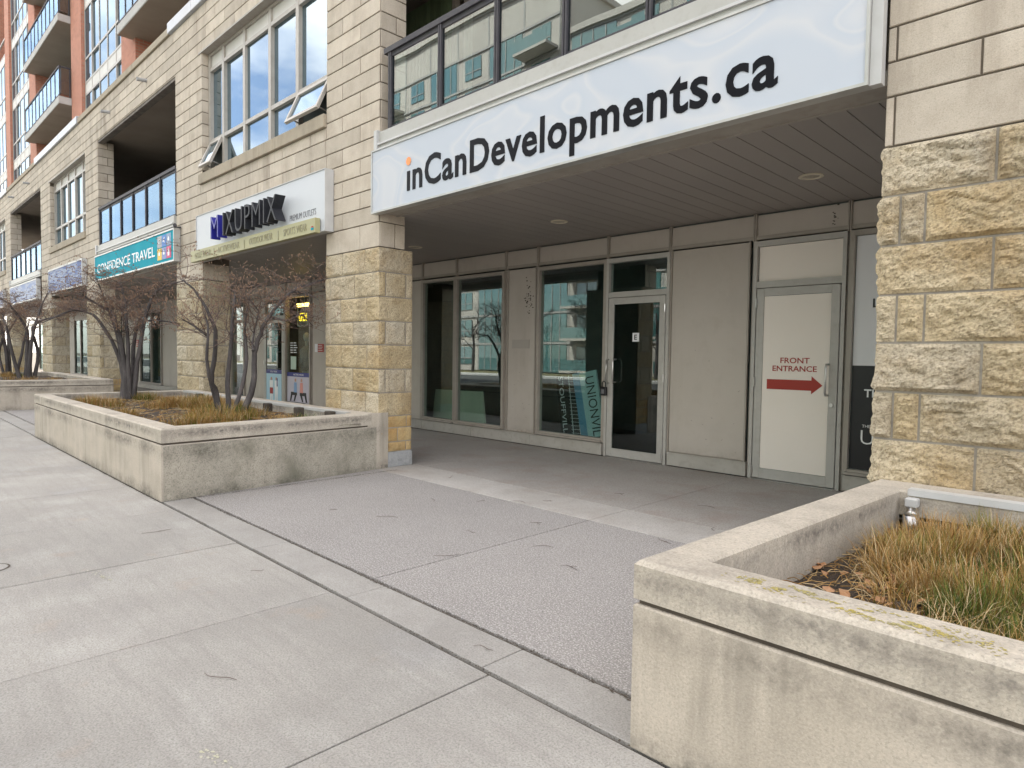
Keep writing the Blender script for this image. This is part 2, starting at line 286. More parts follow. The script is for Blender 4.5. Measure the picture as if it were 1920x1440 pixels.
# ------------------------------------------------------------------ mesh builder
ROOT = {}
def warp(x, y, z):
    # the block rises very slightly towards its far end
    if x < -8 and z > 1.6 and y > 4.6: z += (z-1.6)*.0022*(-x-8)
    return (x, y, z)
class MB:
    def __init__(s): s.v = []; s.f = []; s.t = []; s.m = []
    def poly(s, pts, tone=.5, mi=0):
        i = len(s.v); s.v += [tuple(p) for p in pts]; s.f.append(tuple(range(i, i+len(pts)))); s.t.append(tone); s.m.append(mi)
    def box(s, x0, x1, y0, y1, z0, z1, tone=.5, mi=0, c=0.):
        if x0 > x1: x0, x1 = x1, x0
        if y0 > y1: y0, y1 = y1, y0
        if z0 > z1: z0, z1 = z1, z0
        if c and min(x1-x0, y1-y0, z1-z0) > 2.2*c:      # chamfered box
            P = {}
            i = len(s.v)
            for ax in range(3):
                for sx in (0, 1):
                    for sy in (0, 1):
                        for sz in (0, 1):
                            q = [x0 if not sx else x1, y0 if not sy else y1, z0 if not sz else z1]
                            for k, (sg, lo, hi) in enumerate(((sx, x0, x1), (sy, y0, y1), (sz, z0, z1))):
                                if k != ax: q[k] = lo+c if not sg else hi-c
                            P[(ax, sx, sy, sz)] = len(s.v); s.v.append(tuple(q))
            def F(*k): s.f.append(tuple(P[a] for a in k)); s.t.append(tone); s.m.append(mi)
            for sg in (0, 1):
                a = [(0, sg, 0, 0), (0, sg, 1, 0), (0, sg, 1, 1), (0, sg, 0, 1)]; F(*(a if sg else a[::-1]))
                a = [(1, 0, sg, 0), (1, 0, sg, 1), (1, 1, sg, 1), (1, 1, sg, 0)]; F(*(a if sg else a[::-1]))
                a = [(2, 0, 0, sg), (2, 1, 0, sg), (2, 1, 1, sg), (2, 0, 1, sg)]; F(*(a if sg else a[::-1]))
            for i1 in (0, 1):
                for i2 in (0, 1):
                    F((0, i1, i2, 0), (0, i1, i2, 1), (1, i1, i2, 1), (1, i1, i2, 0))
                    F((0, i1, 0, i2), (0, i1, 1, i2), (2, i1, 1, i2), (2, i1, 0, i2))
                    F((1, 0, i1, i2), (1, 1, i1, i2), (2, 1, i1, i2), (2, 0, i1, i2))
                    for i3 in (0, 1): F((0, i1, i2, i3), (1, i1, i2, i3), (2, i1, i2, i3))
            return
        v = [(x0, y0, z0), (x1, y0, z0), (x1, y1, z0), (x0, y1, z0), (x0, y0, z1), (x1, y0, z1), (x1, y1, z1), (x0, y1, z1)]
        i = len(s.v); s.v += v
        for f in ((0, 3, 2, 1), (4, 5, 6, 7), (0, 1, 5, 4), (1, 2, 6, 5), (2, 3, 7, 6), (3, 0, 4, 7)):
            s.f.append(tuple(i+k for k in f)); s.t.append(tone); s.m.append(mi)
    def tube(s, pts, rad, n=6, tone=.5, cap=True):
        pts = [Vector(p) for p in pts]; k = len(pts); i0 = len(s.v)
        if not isinstance(rad, (list, tuple)): rad = [rad]*k
        up = None
        for j, p in enumerate(pts):
            d = (pts[min(j+1, k-1)]-pts[max(j-1, 0)]); d = d.normalized() if d.length > 1e-9 else Vector((0, 0, 1))
            if up is None:
                up = d.cross(Vector((0.3, .5, .81))).normalized()
            else:
                up = (up-d*up.dot(d)); up = up.normalized() if up.length > 1e-6 else d.orthogonal().normalized()
            b = d.cross(up)
            for a in range(n):
                t = 2*math.pi*a/n; s.v.append(tuple(p+(up*math.cos(t)+b*math.sin(t))*rad[j]))
        for j in range(k-1):
            for a in range(n):
                q = i0+j*n; s.f.append((q+a, q+(a+1) % n, q+n+(a+1) % n, q+n+a)); s.t.append(tone); s.m.append(0)
        if cap and n > 2:
            s.f.append(tuple(i0+a for a in range(n))[::-1]); s.t.append(tone); s.m.append(0)
            s.f.append(tuple(i0+(k-1)*n+a for a in range(n))); s.t.append(tone); s.m.append(0)
    def cyl(s, c, r, z0, z1, n=24, tone=.5, mi=0):
        a = [(c[0]+r*math.cos(2*math.pi*k/n), c[1]+r*math.sin(2*math.pi*k/n)) for k in range(n)]
        s.poly([(x, y, z1) for x, y in a], tone, mi); s.poly([(x, y, z0) for x, y in a][::-1], tone, mi)
        for k in range(n):
            p, q = a[k], a[(k+1) % n]; s.poly([(p[0], p[1], z0), (q[0], q[1], z0), (q[0], q[1], z1), (p[0], p[1], z1)], tone, mi)
    def ell(s, c, rx, ry, rz, n=8, k=6, tone=.5):
        i = len(s.v)
        for a in range(1, k):
            for b in range(n):
                t = math.pi*a/k; u = 2*math.pi*b/n
                s.v.append((c[0]+rx*math.sin(t)*math.cos(u), c[1]+ry*math.sin(t)*math.sin(u), c[2]+rz*math.cos(t)))
        T = len(s.v); s.v.append((c[0], c[1], c[2]+rz)); s.v.append((c[0], c[1], c[2]-rz))
        for a in range(k-2):
            for b in range(n): s.f.append((i+a*n+b, i+(a+1)*n+b, i+(a+1)*n+(b+1) % n, i+a*n+(b+1) % n)); s.t.append(tone); s.m.append(0)
        for b in range(n):
            s.f.append((T, i+b, i+(b+1) % n)); s.f.append((T+1, i+(k-2)*n+(b+1) % n, i+(k-2)*n+b)); s.t += [tone, tone]; s.m += [0, 0]
    def build(s, name, mats, parent=None, smooth=False, origin=None, dowarp=True):
        me = bpy.data.meshes.new(name)
        o0 = ROOT.get(parent.name, (0, 0, 0)) if parent else (origin or (0, 0, 0))
        vs = [warp(*p) for p in s.v] if dowarp else s.v
        me.from_pydata([(p[0]-o0[0], p[1]-o0[1], p[2]-o0[2]) for p in vs], [], s.f)
        if not isinstance(mats, (list, tuple)): mats = [mats]
        for q in mats: me.materials.append(q)
        at = me.attributes.new('tone', 'FLOAT', 'FACE'); at.data.foreach_set('value', s.t)
        if len(mats) > 1: me.polygons.foreach_set('material_index', s.m)
        if smooth: me.polygons.foreach_set('use_smooth', [True]*len(me.polygons))
        me.validate(); me.update()
        o = bpy.data.objects.new(name, me); col.objects.link(o)
        if parent:
            o.parent = parent; ROOT[o.name] = o0
        else:
            o.location = o0; ROOT[o.name] = o0
        return o
def tag(o, label=None, cat=None, group=None, kind=None):
    if label: o['label'] = label
    if cat: o['category'] = cat
    if group: o['group'] = group
    if kind: o['kind'] = kind
    return o
def thing(name, loc, label, cat, group=None):
    o = bpy.data.objects.new(name, None); col.objects.link(o); o.location = loc; o.empty_display_size = .2
    ROOT[o.name] = tuple(loc); return tag(o, label, cat, group)
def bx(name, M, parent, *a, c=0., **k):
    b = MB(); b.box(*a, c=c); return b.build(name, M, parent, **k)
_cap = None
def text(s, x0, x1, z0, cap, y, M, name, parent=None, ext=.002, weight=0., rot=0., pivot=None, origin=None, space=1.):
    """lettering facing -Y: left x0, right x1 (None = natural width), baseline z0, cap height"""
    global _cap
    def mk(t, off, e):
        cu = bpy.data.curves.new('t', 'FONT'); cu.body = t; cu.space_character = space; cu.offset = off; cu.extrude = e; cu.resolution_u = 3
        ob = bpy.data.objects.new('t', cu); col.objects.link(ob); dg = bpy.context.evaluated_depsgraph_get()
        me = bpy.data.meshes.new_from_object(ob.evaluated_get(dg)); bpy.data.objects.remove(ob); return me
    if _cap is None:
        q = mk('H', 0, 0); _cap = max(v.co.y for v in q.vertices)
    me = mk(s, weight, 1.0)
    xs = [v.co.x for v in me.vertices]; a, b = min(xs), max(xs)
    sz = cap/_cap; sx = (x1-x0)/(b-a) if x1 is not None else sz
    mb = MB()
    for v in me.vertices:
        X = x0+(v.co.x-a)*sx; Z = z0+v.co.y*sz; Y = y-ext if v.co.z > 0 else y+ext
        if rot:
            px, pz = pivot; dx, dz = X-px, Z-pz; X = px+dx*math.cos(rot)-dz*math.sin(rot); Z = pz+dx*math.sin(rot)+dz*math.cos(rot)
        mb.v.append((X, Y, Z))
    mb.f = [tuple(p.vertices) for p in me.polygons]; mb.t = [.5]*len(mb.f); mb.m = [0]*len(mb.f)
    return mb.build(name, M, parent, origin=origin)

# ------------------------------------------------------------------ masonry
def rsub(r, holes):
    rs = [r]
    for h in holes:
        n = []
        for a in rs:
            x0, x1, z0, z1 = a
            hx0, hx1, hz0, hz1 = h
            if hx0 >= x1 or hx1 <= x0 or hz0 >= z1 or hz1 <= z0: n.append(a); continue
            if hx0 > x0: n.append((x0, hx0, z0, z1))
            if hx1 < x1: n.append((hx1, x1, z0, z1))
            xa, xb = max(x0, hx0), min(x1, hx1)
            if hz0 > z0: n.append((xa, xb, z0, hz0))
            if hz1 < z1: n.append((xa, xb, hz1, z1))
        rs = n
    return rs
def masonry(mb, P, u0, u1, courses, blen, holes=(), seed=1, j=.014, anchor=None, depth=.016, extra=None):
    rnd = random.Random(seed)
    for i in range(len(courses)-1):
        za, zb = courses[i], courses[i+1]
        off = (anchor if anchor is not None else u0) + (i % 2)*blen/2
        k = math.floor((u0-off)/blen)-1
        cuts = [u0]
        while off+k*blen < u1:
            q = off+k*blen
            if q > u0+.06 and q < u1-.06: cuts.append(q)
            k += 1
        cuts.append(u1)
        for a, b in zip(cuts, cuts[1:]):
            tone = rnd.random()
            for (x0, x1, z0, z1) in rsub((a, b, za, zb), holes):
                x0 += j/2; x1 -= j/2; z0 += j/2; z1 -= j/2
                if x1-x0 < .02 or z1-z0 < .02: continue
                c = .005
                fr = [P(x0+c, z0+c, 0), P(x1-c, z0+c, 0), P(x1-c, z1-c, 0), P(x0+c, z1-c, 0)]
                md = [P(x0, z0, -.005), P(x1, z0, -.005), P(x1, z1, -.005), P(x0, z1, -.005)]
                bk = [P(x0, z0, -depth), P(x1, z0, -depth), P(x1, z1, -depth), P(x0, z1, -depth)]
                mb.poly(fr, tone)
                for q in range(4):
                    r = (q+1) % 4
                    mb.poly([md[q], md[r], fr[r], fr[q]], tone); mb.poly([bk[q], bk[r], md[r], md[q]], tone)
def rocky(mb, P, u0, u1, courses, blen, seed, res, amp=.045, anchor=None, j=.016, extra=None, ragged=(0, 0), first=0):
    rnd = random.Random(seed)
    for i in range(len(courses)-1):
        za, zb = courses[i]+j/2, courses[i+1]-j/2
        off = (anchor if anchor is not None else u0)+((i+first) % 2)*blen/2
        k = math.floor((u0-off)/blen)-1; cuts = [u0]
        while off+k*blen < u1:
            q = off+k*blen+rnd.uniform(-.03, .03)
            if q > u0+.06 and q < u1-.06: cuts.append(q)
            k += 1
        if extra: cuts += [e for e in extra(i) if u0 < e < u1]
        cuts = sorted(cuts+[u1])
        for bi, (a, b) in enumerate(zip(cuts, cuts[1:])):
            if b-a < .04: continue
            L0, L1 = a == u0, b == u1
            a2 = a+(0 if L0 else j/2); b2 = b-(0 if L1 else j/2)
            nu = max(2, int((b2-a2)/res)); nz = max(3, int((zb-za)/res)); tone = rnd.random(); so_ = rnd.uniform(0, 90)
            tilt = rnd.uniform(-.3, .3); base = len(mb.v); ch = rnd.uniform(.4, 1.)
            for q in range(nz+1):
                for p in range(nu+1):
                    u = a2+(b2-a2)*p/nu; z = za+(zb-za)*q/nz
                    eu = min(u-a2, b2-u); ez = min(z-za, zb-z)
                    e = min(eu, ez); s = min(1, e/.032); s = s*s*(3-2*s)
                    V = Vector((u*4.1+so_, z*4.1, so_*.37))
                    n1 = noise.noise(V*.8); n2 = noise.noise(V*2.2+Vector((7, 3, 1))); n3 = noise.noise(V*5.5); n4 = noise.noise(V*13)
                    cell = abs(noise.noise(Vector((u*2.6+so_, z*9+n1*1.2, 3.1))))
                    d = .35+.42*n1+.30*n2+.20*n3+.13*n4-.32*max(0, .22-cell)*ch*3 + tilt*((z-za)/(zb-za)-.5)*.7
                    d = s*max(.02, d)*amp
                    uu = u
                    if ragged[0] and L0 and p == 0: uu = u-max(0, (.4+.9*n1+.5*n3))*ragged[0]*min(1, ez/.03)
                    if ragged[1] and L1 and p == nu: uu = u+max(0, (.4+.9*n1+.5*n3))*ragged[1]*min(1, ez/.03)
                    mb.v.append(P(uu, z, d))
            for q in range(nz):
                for p in range(nu):
                    c = base+q*(nu+1)+p; mb.f.append((c, c+1, c+nu+2, c+nu+1)); mb.t.append(tone); mb.m.append(0)
            for seq in ([base+p for p in range(nu+1)], [base+nz*(nu+1)+p for p in range(nu+1)][::-1], [base+q*(nu+1) for q in range(nz+1)][::-1], [base+q*(nu+1)+nu for q in range(nz+1)]):
                P0 = [mb.v[g] for g in seq]
                # skirt back to the mortar
                back = P(u0, 0, -.02); dd = (P(0, 0, -.025)[0]-P(0, 0, 0)[0], P(0, 0, -.025)[1]-P(0, 0, 0)[1])
                st = len(mb.v)
                for g in P0: mb.v.append((g[0]+dd[0], g[1]+dd[1], g[2]))
                for g in range(len(seq)-1):
                    mb.f.append((seq[g+1], seq[g], st+g, st+g+1)); mb.t.append(tone); mb.m.append(0)

YF = 5.04; YS = 8.5
PF = lambda u, z, d: (u, YF-d, z)                         # street face, u = x
def PR(X): return lambda u, z, d: (X+d, u, z)              # faces +X, u = y
RC = [.06, .39, .73, 1.06, 1.39, 1.73, 2.06, 2.40, 2.74, 3.08]
SC = [3.08, 3.42]+[3.42+.2355*k for k in range(1, 23)]     # up to 8.6
SC = [z for z in SC if z < 8.5]+[8.6]
BAYS = [('A', -7.65, -1.42, 'balcony'), ('B', -14.2, -9.1, 'window'), ('C', -22.6, -15.8, 'balcony'), ('D', -29.6, -24.15, 'window'),
        ('E', -38.8, -31.4, 'balcony'), ('F', -45.6, -40.4, 'window'), ('G', -54, -47.2, 'balcony')]
PIERS = [(-1.42, 4.6), (-9.1, -7.65), (-15.8, -14.2), (-24.15, -22.6), (-31.4, -29.6), (-40.4, -38.8), (-47.2, -45.6)]
XL = -54.
bld = thing('apartment_building', (-20, 9, 0), 'long tan stone and red brick apartment building with shopfronts under its arcade', 'building')
# --- holes in the smooth stone wall
WZ = {'B': (5.22, 7.66), 'D': (5.22, 7.55), 'F': (5.22, 7.55)}
holes = []
for n, a, b, k in BAYS:
    holes.append((a, b, 0, 4.60 if k == 'balcony' else 4.38))
    if k == 'balcony': holes.append((a, b, 4.0, 7.62))
    else: holes.append((a+(.0 if n != 'B' else .0), b, WZ[n][0], WZ[n][1]))
    if k == 'window': holes.append((a-.1, b, WZ[n][0]-.2, WZ[n][0]+.01))
mb = MB(); masonry(mb, PF, XL, 4.6, SC, .97, holes, 3, anchor=-8.15)
# side faces of the jambs that look towards +X
for n, a, b, k in BAYS:
    if k == 'balcony': masonry(mb, PR(a), YF+.012, 5.47, [z for z in SC if z <= 7.7], .9, [(5, 6, 7.62, 9)], 5, anchor=5.3)
    else:
        masonry(mb, PR(a), YF+.012, 5.22, [z for z in SC if WZ[n][0] < z < WZ[n][1]+.02], .9, [], 6, anchor=5.9)
        masonry(mb, PR(a), YF+.012, 5.59, [3.08, 3.42], .9, [], 6, anchor=5.9)
mb.build('wall', MT['block'], bld)
mb = MB()      # backing behind the joints
for r in rsub((XL, 4.6, 3.08, 8.6), holes):
    mb.box(r[0]+.013, r[1]-.013, YF+.013, YF+.16, r[2], r[3])
for n, a, b, k in BAYS:
    if k == 'balcony': mb.box(a-.4, a-.013, YF+.165, 5.465, 3.1, 7.6)
    else: mb.box(a-.4, a-.013, YF+.165, 5.59, 3.1, 4.3)
mb.build('wall_core', MT['core'], bld)
for (a, b) in PIERS: bx('pier_core', MT['mortar'], bld, a+.012, b-.007, YF+.007, 5.59, 0, 3.075)
# --- rock-faced piers
for i, (a, b) in enumerate(PIERS):
    mb = MB()
    if i == 0:
        rocky(mb, PF, a, .35, RC, .67, 11, .0125, .075, anchor=-.79, extra=lambda k: [-1.30] if k % 2 else [], ragged=(.035, 0))
        rocky(mb, PF, .35, b, RC, .67, 12, .05, .06)
        mb.box(a+.004, a+.03, YF+.01, 5.6, 0, 3.08)
        mb.build('stone_pier', MT['rough'], bld)
    else:
        res = .02 if i == 1 else (.03 if i == 2 else .05)
        rocky(mb, PF, a, b, RC, .66, 20+i, res, .04, anchor=b-.33 if i == 1 else None, ragged=(.02, 0))
        rocky(mb, PR(b), YF, 5.6, RC[2:], 9, 40+i, res, .03, anchor=0, extra=lambda k: [5.15, 5.49] if k % 2 else [])
        o = mb.build('stone_pier', MT['rough'] if i == 1 else MT['rough_far'], bld)
        mb = MB(); rocky(mb, PR(b), YF, 5.6, [.22, .36, .56, .73], .34, 60+i, res, .025, anchor=5.18)
        mb.build('stone_pier', MT['rough_yellow'], bld)
        bx('stone_base', MT['bluebase'], bld, b-.3, b+.012, YF+.15, 5.62, 0, .215, c=.01)
# --- arcade ceiling, beams, roofs behind the facade
mb = MB(); rnd = random.Random(4)
x = -54.
while x < 4.6:
    mb.box(x, x+.218, 5.36, YS+.05, 3.545, 3.60, rnd.random()); x += .225
mb.box(-54, 4.6, 5.37, YS+.05, 3.556, 3.62, .2)
mb.build('soffit', MT['soffit'], bld)
mb = MB(); mb.box(-54, 4.6, YF+.03, 5.36, 3.497, 3.60); mb.box(-54, 4.6, 5.31, 5.345, 3.487, 3.497)
mb.build('soffit_beam', MT['fascia'], bld)
mb = MB()
mb.box(-54, 4.6, 5.22, 9.5, 3.63, 4.5)        # floor of the upper level
mb.box(-54, 4.6, 5.22, 12, 7.64, 8.5)         # its roof
mb.box(-54, 4.6, 12, 12.3, 0, 30)
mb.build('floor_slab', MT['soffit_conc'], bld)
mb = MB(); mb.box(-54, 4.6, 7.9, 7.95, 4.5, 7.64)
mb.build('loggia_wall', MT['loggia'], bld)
# --- balconies of the podium
def glass_panel(par, x0, x1, y, z0, z1, M=None):
    return bx('glass_panel', M or MT['glass_rail'], par, x0, x1, y-.005, y+.005, z0, z1)
for n, a, b, k in BAYS:
    if k != 'balcony' or n == 'G': continue
    e = b-.07 if n == 'A' else b
    s_ = MB(); s_.box(a+.005, b-.005, 5.055, 5.22, 7.56, 7.618); s_.build('lintel', MT['stain'], bld)
    bal = bx('balcony', MT['flash'], bld, a+.005, b-.005, 4.99, 5.3, 4.355, 4.60, c=.006)
    mb = MB(); mb.box(a+.01, b-.02, 4.965, 4.99, 4.42, 4.445); mb.box(a-.02, a+.05, 4.955, 5.02, 4.36, 4.62); mb.build('drip_edge', MT['white_metal'], bal)
    mb = MB()
    npan = 6; w_ = (b-a-.16)/npan
    if n == 'A': xs = [-7.42, -6.36, -5.36, -4.36, -3.37, -2.38, -1.5]
    else: xs = [a+.16+w_*q for q in range(npan+1)]
    mb.box(xs[0]-.12, xs[-1], 5.02, 5.11, 5.62, 5.69); mb.box(xs[0]-.03, xs[-1], 5.05, 5.08, 5.56, 5.62); mb.box(xs[0]-.03, xs[-1], 5.045, 5.085, 4.602, 4.65)
    for q in xs:
        mb.box(q-.03, q-.006, 5.03, 5.10, 4.602, 5.62); mb.box(q+.006, q+.03, 5.03, 5.10, 4.602, 5.62)
    mb.build('railing', MT['rail'], bal)
    for p, q in zip(xs, xs[1:]): glass_panel(bal, p+.03, q-.03, 5.065, 4.65, 5.56, None if n == 'A' else MT['glass_rail_far'])
# loggia back walls with doors
mb = MB(); x = -10.4
rnd = random.Random(8)
while x < -8.42: mb.box(x, x+.085, 6.97, 6.99, 4.5, 7.64, rnd.random()); x += .095
mb.build('green_blind', MT['greenwall'], bld)
mb = MB(); mb.box(-8.40, -8.32, 6.9, 7.0, 4.5, 7.64); mb.box(-8.1, -8.0, 6.9, 7.0, 4.5, 7.64); mb.build('door_frame', MT['frame'], bld)
for ax in (-22.6, -38.8):
    d = bx('balcony_door', MT['glass_door'], bld, ax-1.9, ax+.5, 7.0, 7.02, 4.6, 6.75)
    mb = MB(); mb.box(ax-1.98, ax-1.9, 6.95, 7.05, 4.5, 7.2); mb.box(ax-1.9, ax+.5, 6.96, 7.04, 6.75, 6.83); mb.build('door_frame', MT['white_metal'], d)
# --- podium windows
def podium_window(n, a, b):
    z0, z1 = WZ[n]; Y = 5.22
    wdn = MB()
    if n == 'B': ms = [a+.06, -13.43, -12.42, -11.33, -10.3, b-.03]
    else:
        W = b-a; ms = [a+.06, a+.22*W, a+.42*W, a+.62*W, a+.82*W, b-.03]
    ht = .34; tr = z0+.66
    f = .05
    for i, q in enumerate(ms): wdn.box(q-f, q+f, Y-.05, Y+.06, z0, z1)
    for p, q in zip(ms, ms[1:]):
        for z in (z0+.03, tr, z1-ht, z1-.03): wdn.box(p+f, q-f, Y-.045, Y+.06, z-.035, z+.035)
    o = wdn.build('window', MT['frame_up'], bld)
    for i, (p, q) in enumerate(zip(ms, ms[1:])):
        bx('header_panel', MT['header'], o, p+f, q-f, Y-.01, Y+.02, z1-ht+.035, z1-.065)
        dp = .0 if i == 2 else .02
        GU = MT['glass_up'] if n == 'B' else MT['glass_win_far']
        bx('pane', GU, o, p+f, q-f, Y+dp, Y+dp+.012, tr+.035, z1-ht-.035)
        if i in (0, 4) and n == 'B':
            # awning sash pushed out at the bottom
            A = R(24); H = tr-z0-.07; top = tr-.04
            def T(x, u, v): return (x, Y-.02-u*math.sin(A)-v*math.cos(A), top-u*math.cos(A)+v*math.sin(A))
            s = MB()
            def sl(x0, x1, u0, u1, v0=0, v1=.05):
                vs = [T(x0, u0, v0), T(x1, u0, v0), T(x1, u1, v0), T(x0, u1, v0), T(x0, u0, v1), T(x1, u0, v1), T(x1, u1, v1), T(x0, u1, v1)]
                i_ = len(s.v); s.v += vs
                for ff in ((0, 1, 2, 3), (7, 6, 5, 4), (4, 5, 1, 0), (5, 6, 2, 1), (6, 7, 3, 2), (7, 4, 0, 3)):
                    s.f.append(tuple(i_+g for g in ff)); s.t.append(.5); s.m.append(0)
            x0, x1 = p+f+.005, q-f-.005
            sl(x0, x0+.06, 0, H); sl(x1-.06, x1, 0, H); sl(x0+.06, x1-.06, 0, .06); sl(x0+.06, x1-.06, H-.06, H)
            so2 = s.build('awning_sash', MT['frame_up'], o)
            s = MB(); i_ = 0; s.poly([T(x0+.06, .06, .02), T(x0+.06, H-.06, .02), T(x1-.06, H-.06, .02), T(x1-.06, .06, .02)]); s.build('awning_pane', MT['glass_up'], o)
            bx('dark_opening', MT['dark'], o, p+f, q-f, Y+.03, Y+.04, z0+.07, tr-.035)
            s = MB(); s.tube([(x0+.1, Y, z0+.1), T(x0+.1, H-.08, 0)], .012); s.tube([(x1-.1, Y, z0+.1), T(x1-.1, H-.08, 0)], .012); s.build('stay', MT['steel'], o)
        else:
            bx('pane', GU, o, p+f, q-f, Y+dp, Y+dp+.012, z0+.065, tr-.035)
    # stone sill in three pieces
    s = MB()
    L_ = (b-a+.1)/3
    for k in range(3): s.box(a-.1+L_*k+.004, a-.1+L_*(k+1)-.004, 4.99, 5.26, z0-.2, z0+.0, k/2, c=.006)
    s.build('sill', MT['sill'], bld)
    s = MB(); s.box(a-.15, b+.02, 5.02, 5.3, z1-.012, z1+.02); s.build('lintel', MT['fascia'], bld)
for n, a, b, k in BAYS:
    if k == 'window': podium_window(n, a, b)
# --- coping and scuppers
edges = [-54, -46, -39.4, -32.2, -24.9, -16.1, 4.6]
for i, (p, q) in enumerate(zip(edges, edges[1:])):
    s = MB(); metal = i % 2 == 1
    x = p
    while x < q-.01:
        e = min(x+1.5, q); s.box(x+.003, e-.003, 4.97 if metal else 4.995, 5.75, 8.602, 8.83 if metal else 8.76, rnd.random(), c=.008); x = e
    s.build('coping', MT['coping_metal'] if metal else MT['sill'], bld)
for x, z in ((-17.84, 8.07), (-21.19, 8.1), (-33.71, 8.15), (-37.65, 8.15)):
    s = MB(); s.tube([(x, 5.05, z), (x, 4.83, z-.02)], .042, 12); s.tube([(x, 4.835, z-.02), (x, 4.822, z-.02)], .047, 12); s.build('scupper', MT['bluebase'], bld)
# --- brick tower above
BP = [(-16.4, -14.7), (-23.8, -22.3), (-30.75, -29.1), (-39.7, -38.1), (-47., -45.6), (-54, -53), (-8.6, -7.4), (-1.5, 0)]
for a, b in BP:
    s = MB(); s.box(a, b, 6.0, 6.5, 8.5, 30)
    if a < -8: s.box(a+.02, b-.005, 6.5, 7.6, 8.5, 30)
    s.build('brick_pier', MT['brick'], bld)
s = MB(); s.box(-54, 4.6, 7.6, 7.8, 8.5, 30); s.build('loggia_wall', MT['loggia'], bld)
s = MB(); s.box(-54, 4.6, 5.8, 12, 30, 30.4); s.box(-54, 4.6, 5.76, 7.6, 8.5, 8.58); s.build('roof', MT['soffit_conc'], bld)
FL = [8.5-.75]+[10.76+3.01*k for k in range(7)]
def curtain(a, b, zmax=30):
    s = MB(); Y = 6.12; W = b-a
    ms = [a+.05, a+.2*W, a+.4*W, a+.6*W, a+.8*W, b-.05]
    for q in ms: s.box(q-.03, q+.03, Y-.012, Y+.06, 8.5, zmax)
    fl = [z for z in FL if z < zmax]
    for z in fl:
        for zz, h in ((z, .04), (z+.42, .035), (z+1.25, .035)):
            if zz > 8.5: s.box(ms[0]+.035, ms[-1]-.035, Y-.011, Y+.06, zz-h, zz+h)
    o = s.build('curtain_wall', MT['frame_up'], bld)
    for z in fl:
        if z+.42 > 8.5: bx('spandrel', MT['header'], o, ms[0]+.035, ms[-1]-.035, Y, Y+.02, z+.05, z+.38)
        for i in range(5):
            p, q = ms[i]+.035, ms[i+1]-.035
            dp = .05 if i in (1, 4) else .012
            for z0, z1 in ((z+.455, z+1.215), (z+1.285, z+2.97)):
                if z0 > 8.5 and z1 < zmax: bx('pane', MT['glass_tower'], o, p, q, Y+dp, Y+dp+.01, z0, z1)
curtain(-29.1, -23.8, 23); curtain(-45.6, -39.7, 23); curtain(-53, -47, 17)
curtain(-14.7, -8.6, 14)
def tower_balcony(a, b, z):
    o = bx('balcony', MT['concrete_bal'], bld, a, b, 5.58, 7.6, z, z+.27, c=.015)
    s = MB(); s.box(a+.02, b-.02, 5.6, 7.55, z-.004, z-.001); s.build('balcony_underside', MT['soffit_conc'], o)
    zt = z+.27; s = MB(); n = 9; xs = [a+.06+(b-a-.12)*k/n for k in range(n+1)]
    s.box(a+.03, b-.03, 5.60, 5.66, zt+1.07, zt+1.12); s.box(b-.09, b-.03, 5.66, 6.0, zt+1.07, zt+1.12); s.box(a+.03, a+.09, 5.66, 6.0, zt+1.07, zt+1.12)
    s.box(a+.03, b-.03, 5.615, 5.645, zt+.06, zt+.1)
    for q in xs: s.box(q-.022, q+.022, 5.61, 5.65, zt, zt+1.07)
    s.box(b-.08, b-.04, 5.95, 5.99, zt, zt+1.07)
    s.build('railing', MT['rail'], o)
    for p, q in zip(xs, xs[1:]): glass_panel(o, p+.03, q-.03, 5.63, zt+.1, zt+1.05, MT['glass_rail_far'])
    bx('glass_panel', MT['glass_rail'], o, b-.065, b-.055, 5.66, 5.95, zt+.1, zt+1.05)
    d = bx('balcony_door', MT['glass_door'], o, a+1.6, a+4., 7.3, 7.33, zt, zt+2.2)
    s = MB(); s.box(a+1.5, a+1.6, 7.2, 7.36, zt, zt+2.3); s.box(a+4., a+4.1, 7.2, 7.36, zt, zt+2.3); s.box(a+1.6, a+4., 7.22, 7.36, zt+2.2, zt+2.3); s.build('door_frame', MT['white_metal'], o)
for k in range(4): tower_balcony(-38.3, -30.8, 10.76+3.01*k)
for k in range(3): tower_balcony(-22.6, -16.2, 10.78+3.01*k)
for k in range(2): tower_balcony(-7.6, -1.5, 10.78+3.01*k)
# podium-terrace doors just above the coping
for x in (-38, -22.2):
    s = MB(); s.box(x+.5, x+.58, 7.2, 7.3, 8.5, 10.5); s.box(x+2.6, x+2.68, 7.2, 7.3, 8.5, 10.5); s.build('door_frame', MT['white_metal'], bld)

# ------------------------------------------------------------------ shopfronts
def sf_window(a, b, z0=.27, z1=3.12, M=None, frame='frame', transom=None):
    s = MB(); Y = YS; f = .045
    s.box(a-f, a+.012, Y-.06, Y+.06, z0-.05, z1+.05); s.box(b-.012, b+f, Y-.06, Y+.06, z0-.05, z1+.05)
    s.box(a+.012, b-.012, Y-.055, Y+.06, z0-.05, z0+.012); s.box(a+.012, b-.012, Y-.055, Y+.06, z1-.012, z1+.05)
    if transom: s.box(a+.012, b-.012, Y-.05, Y+.05, transom-.04, transom+.04)
    s.box(a-.01, b+.01, Y-.10, Y-.06, z0-.05, z0-.02)
    o = s.build('window', MT[frame], bld)
    for p, q in (((z0, transom-.04), (transom+.04, z1)) if transom else ((z0, z1),)):
        bx('pane', M or MT['tealwhite' if a > -22 else 'shop_far'], o, a+.012, b-.012, Y+.0, Y+.008, p+.012, q-.012)
    return o
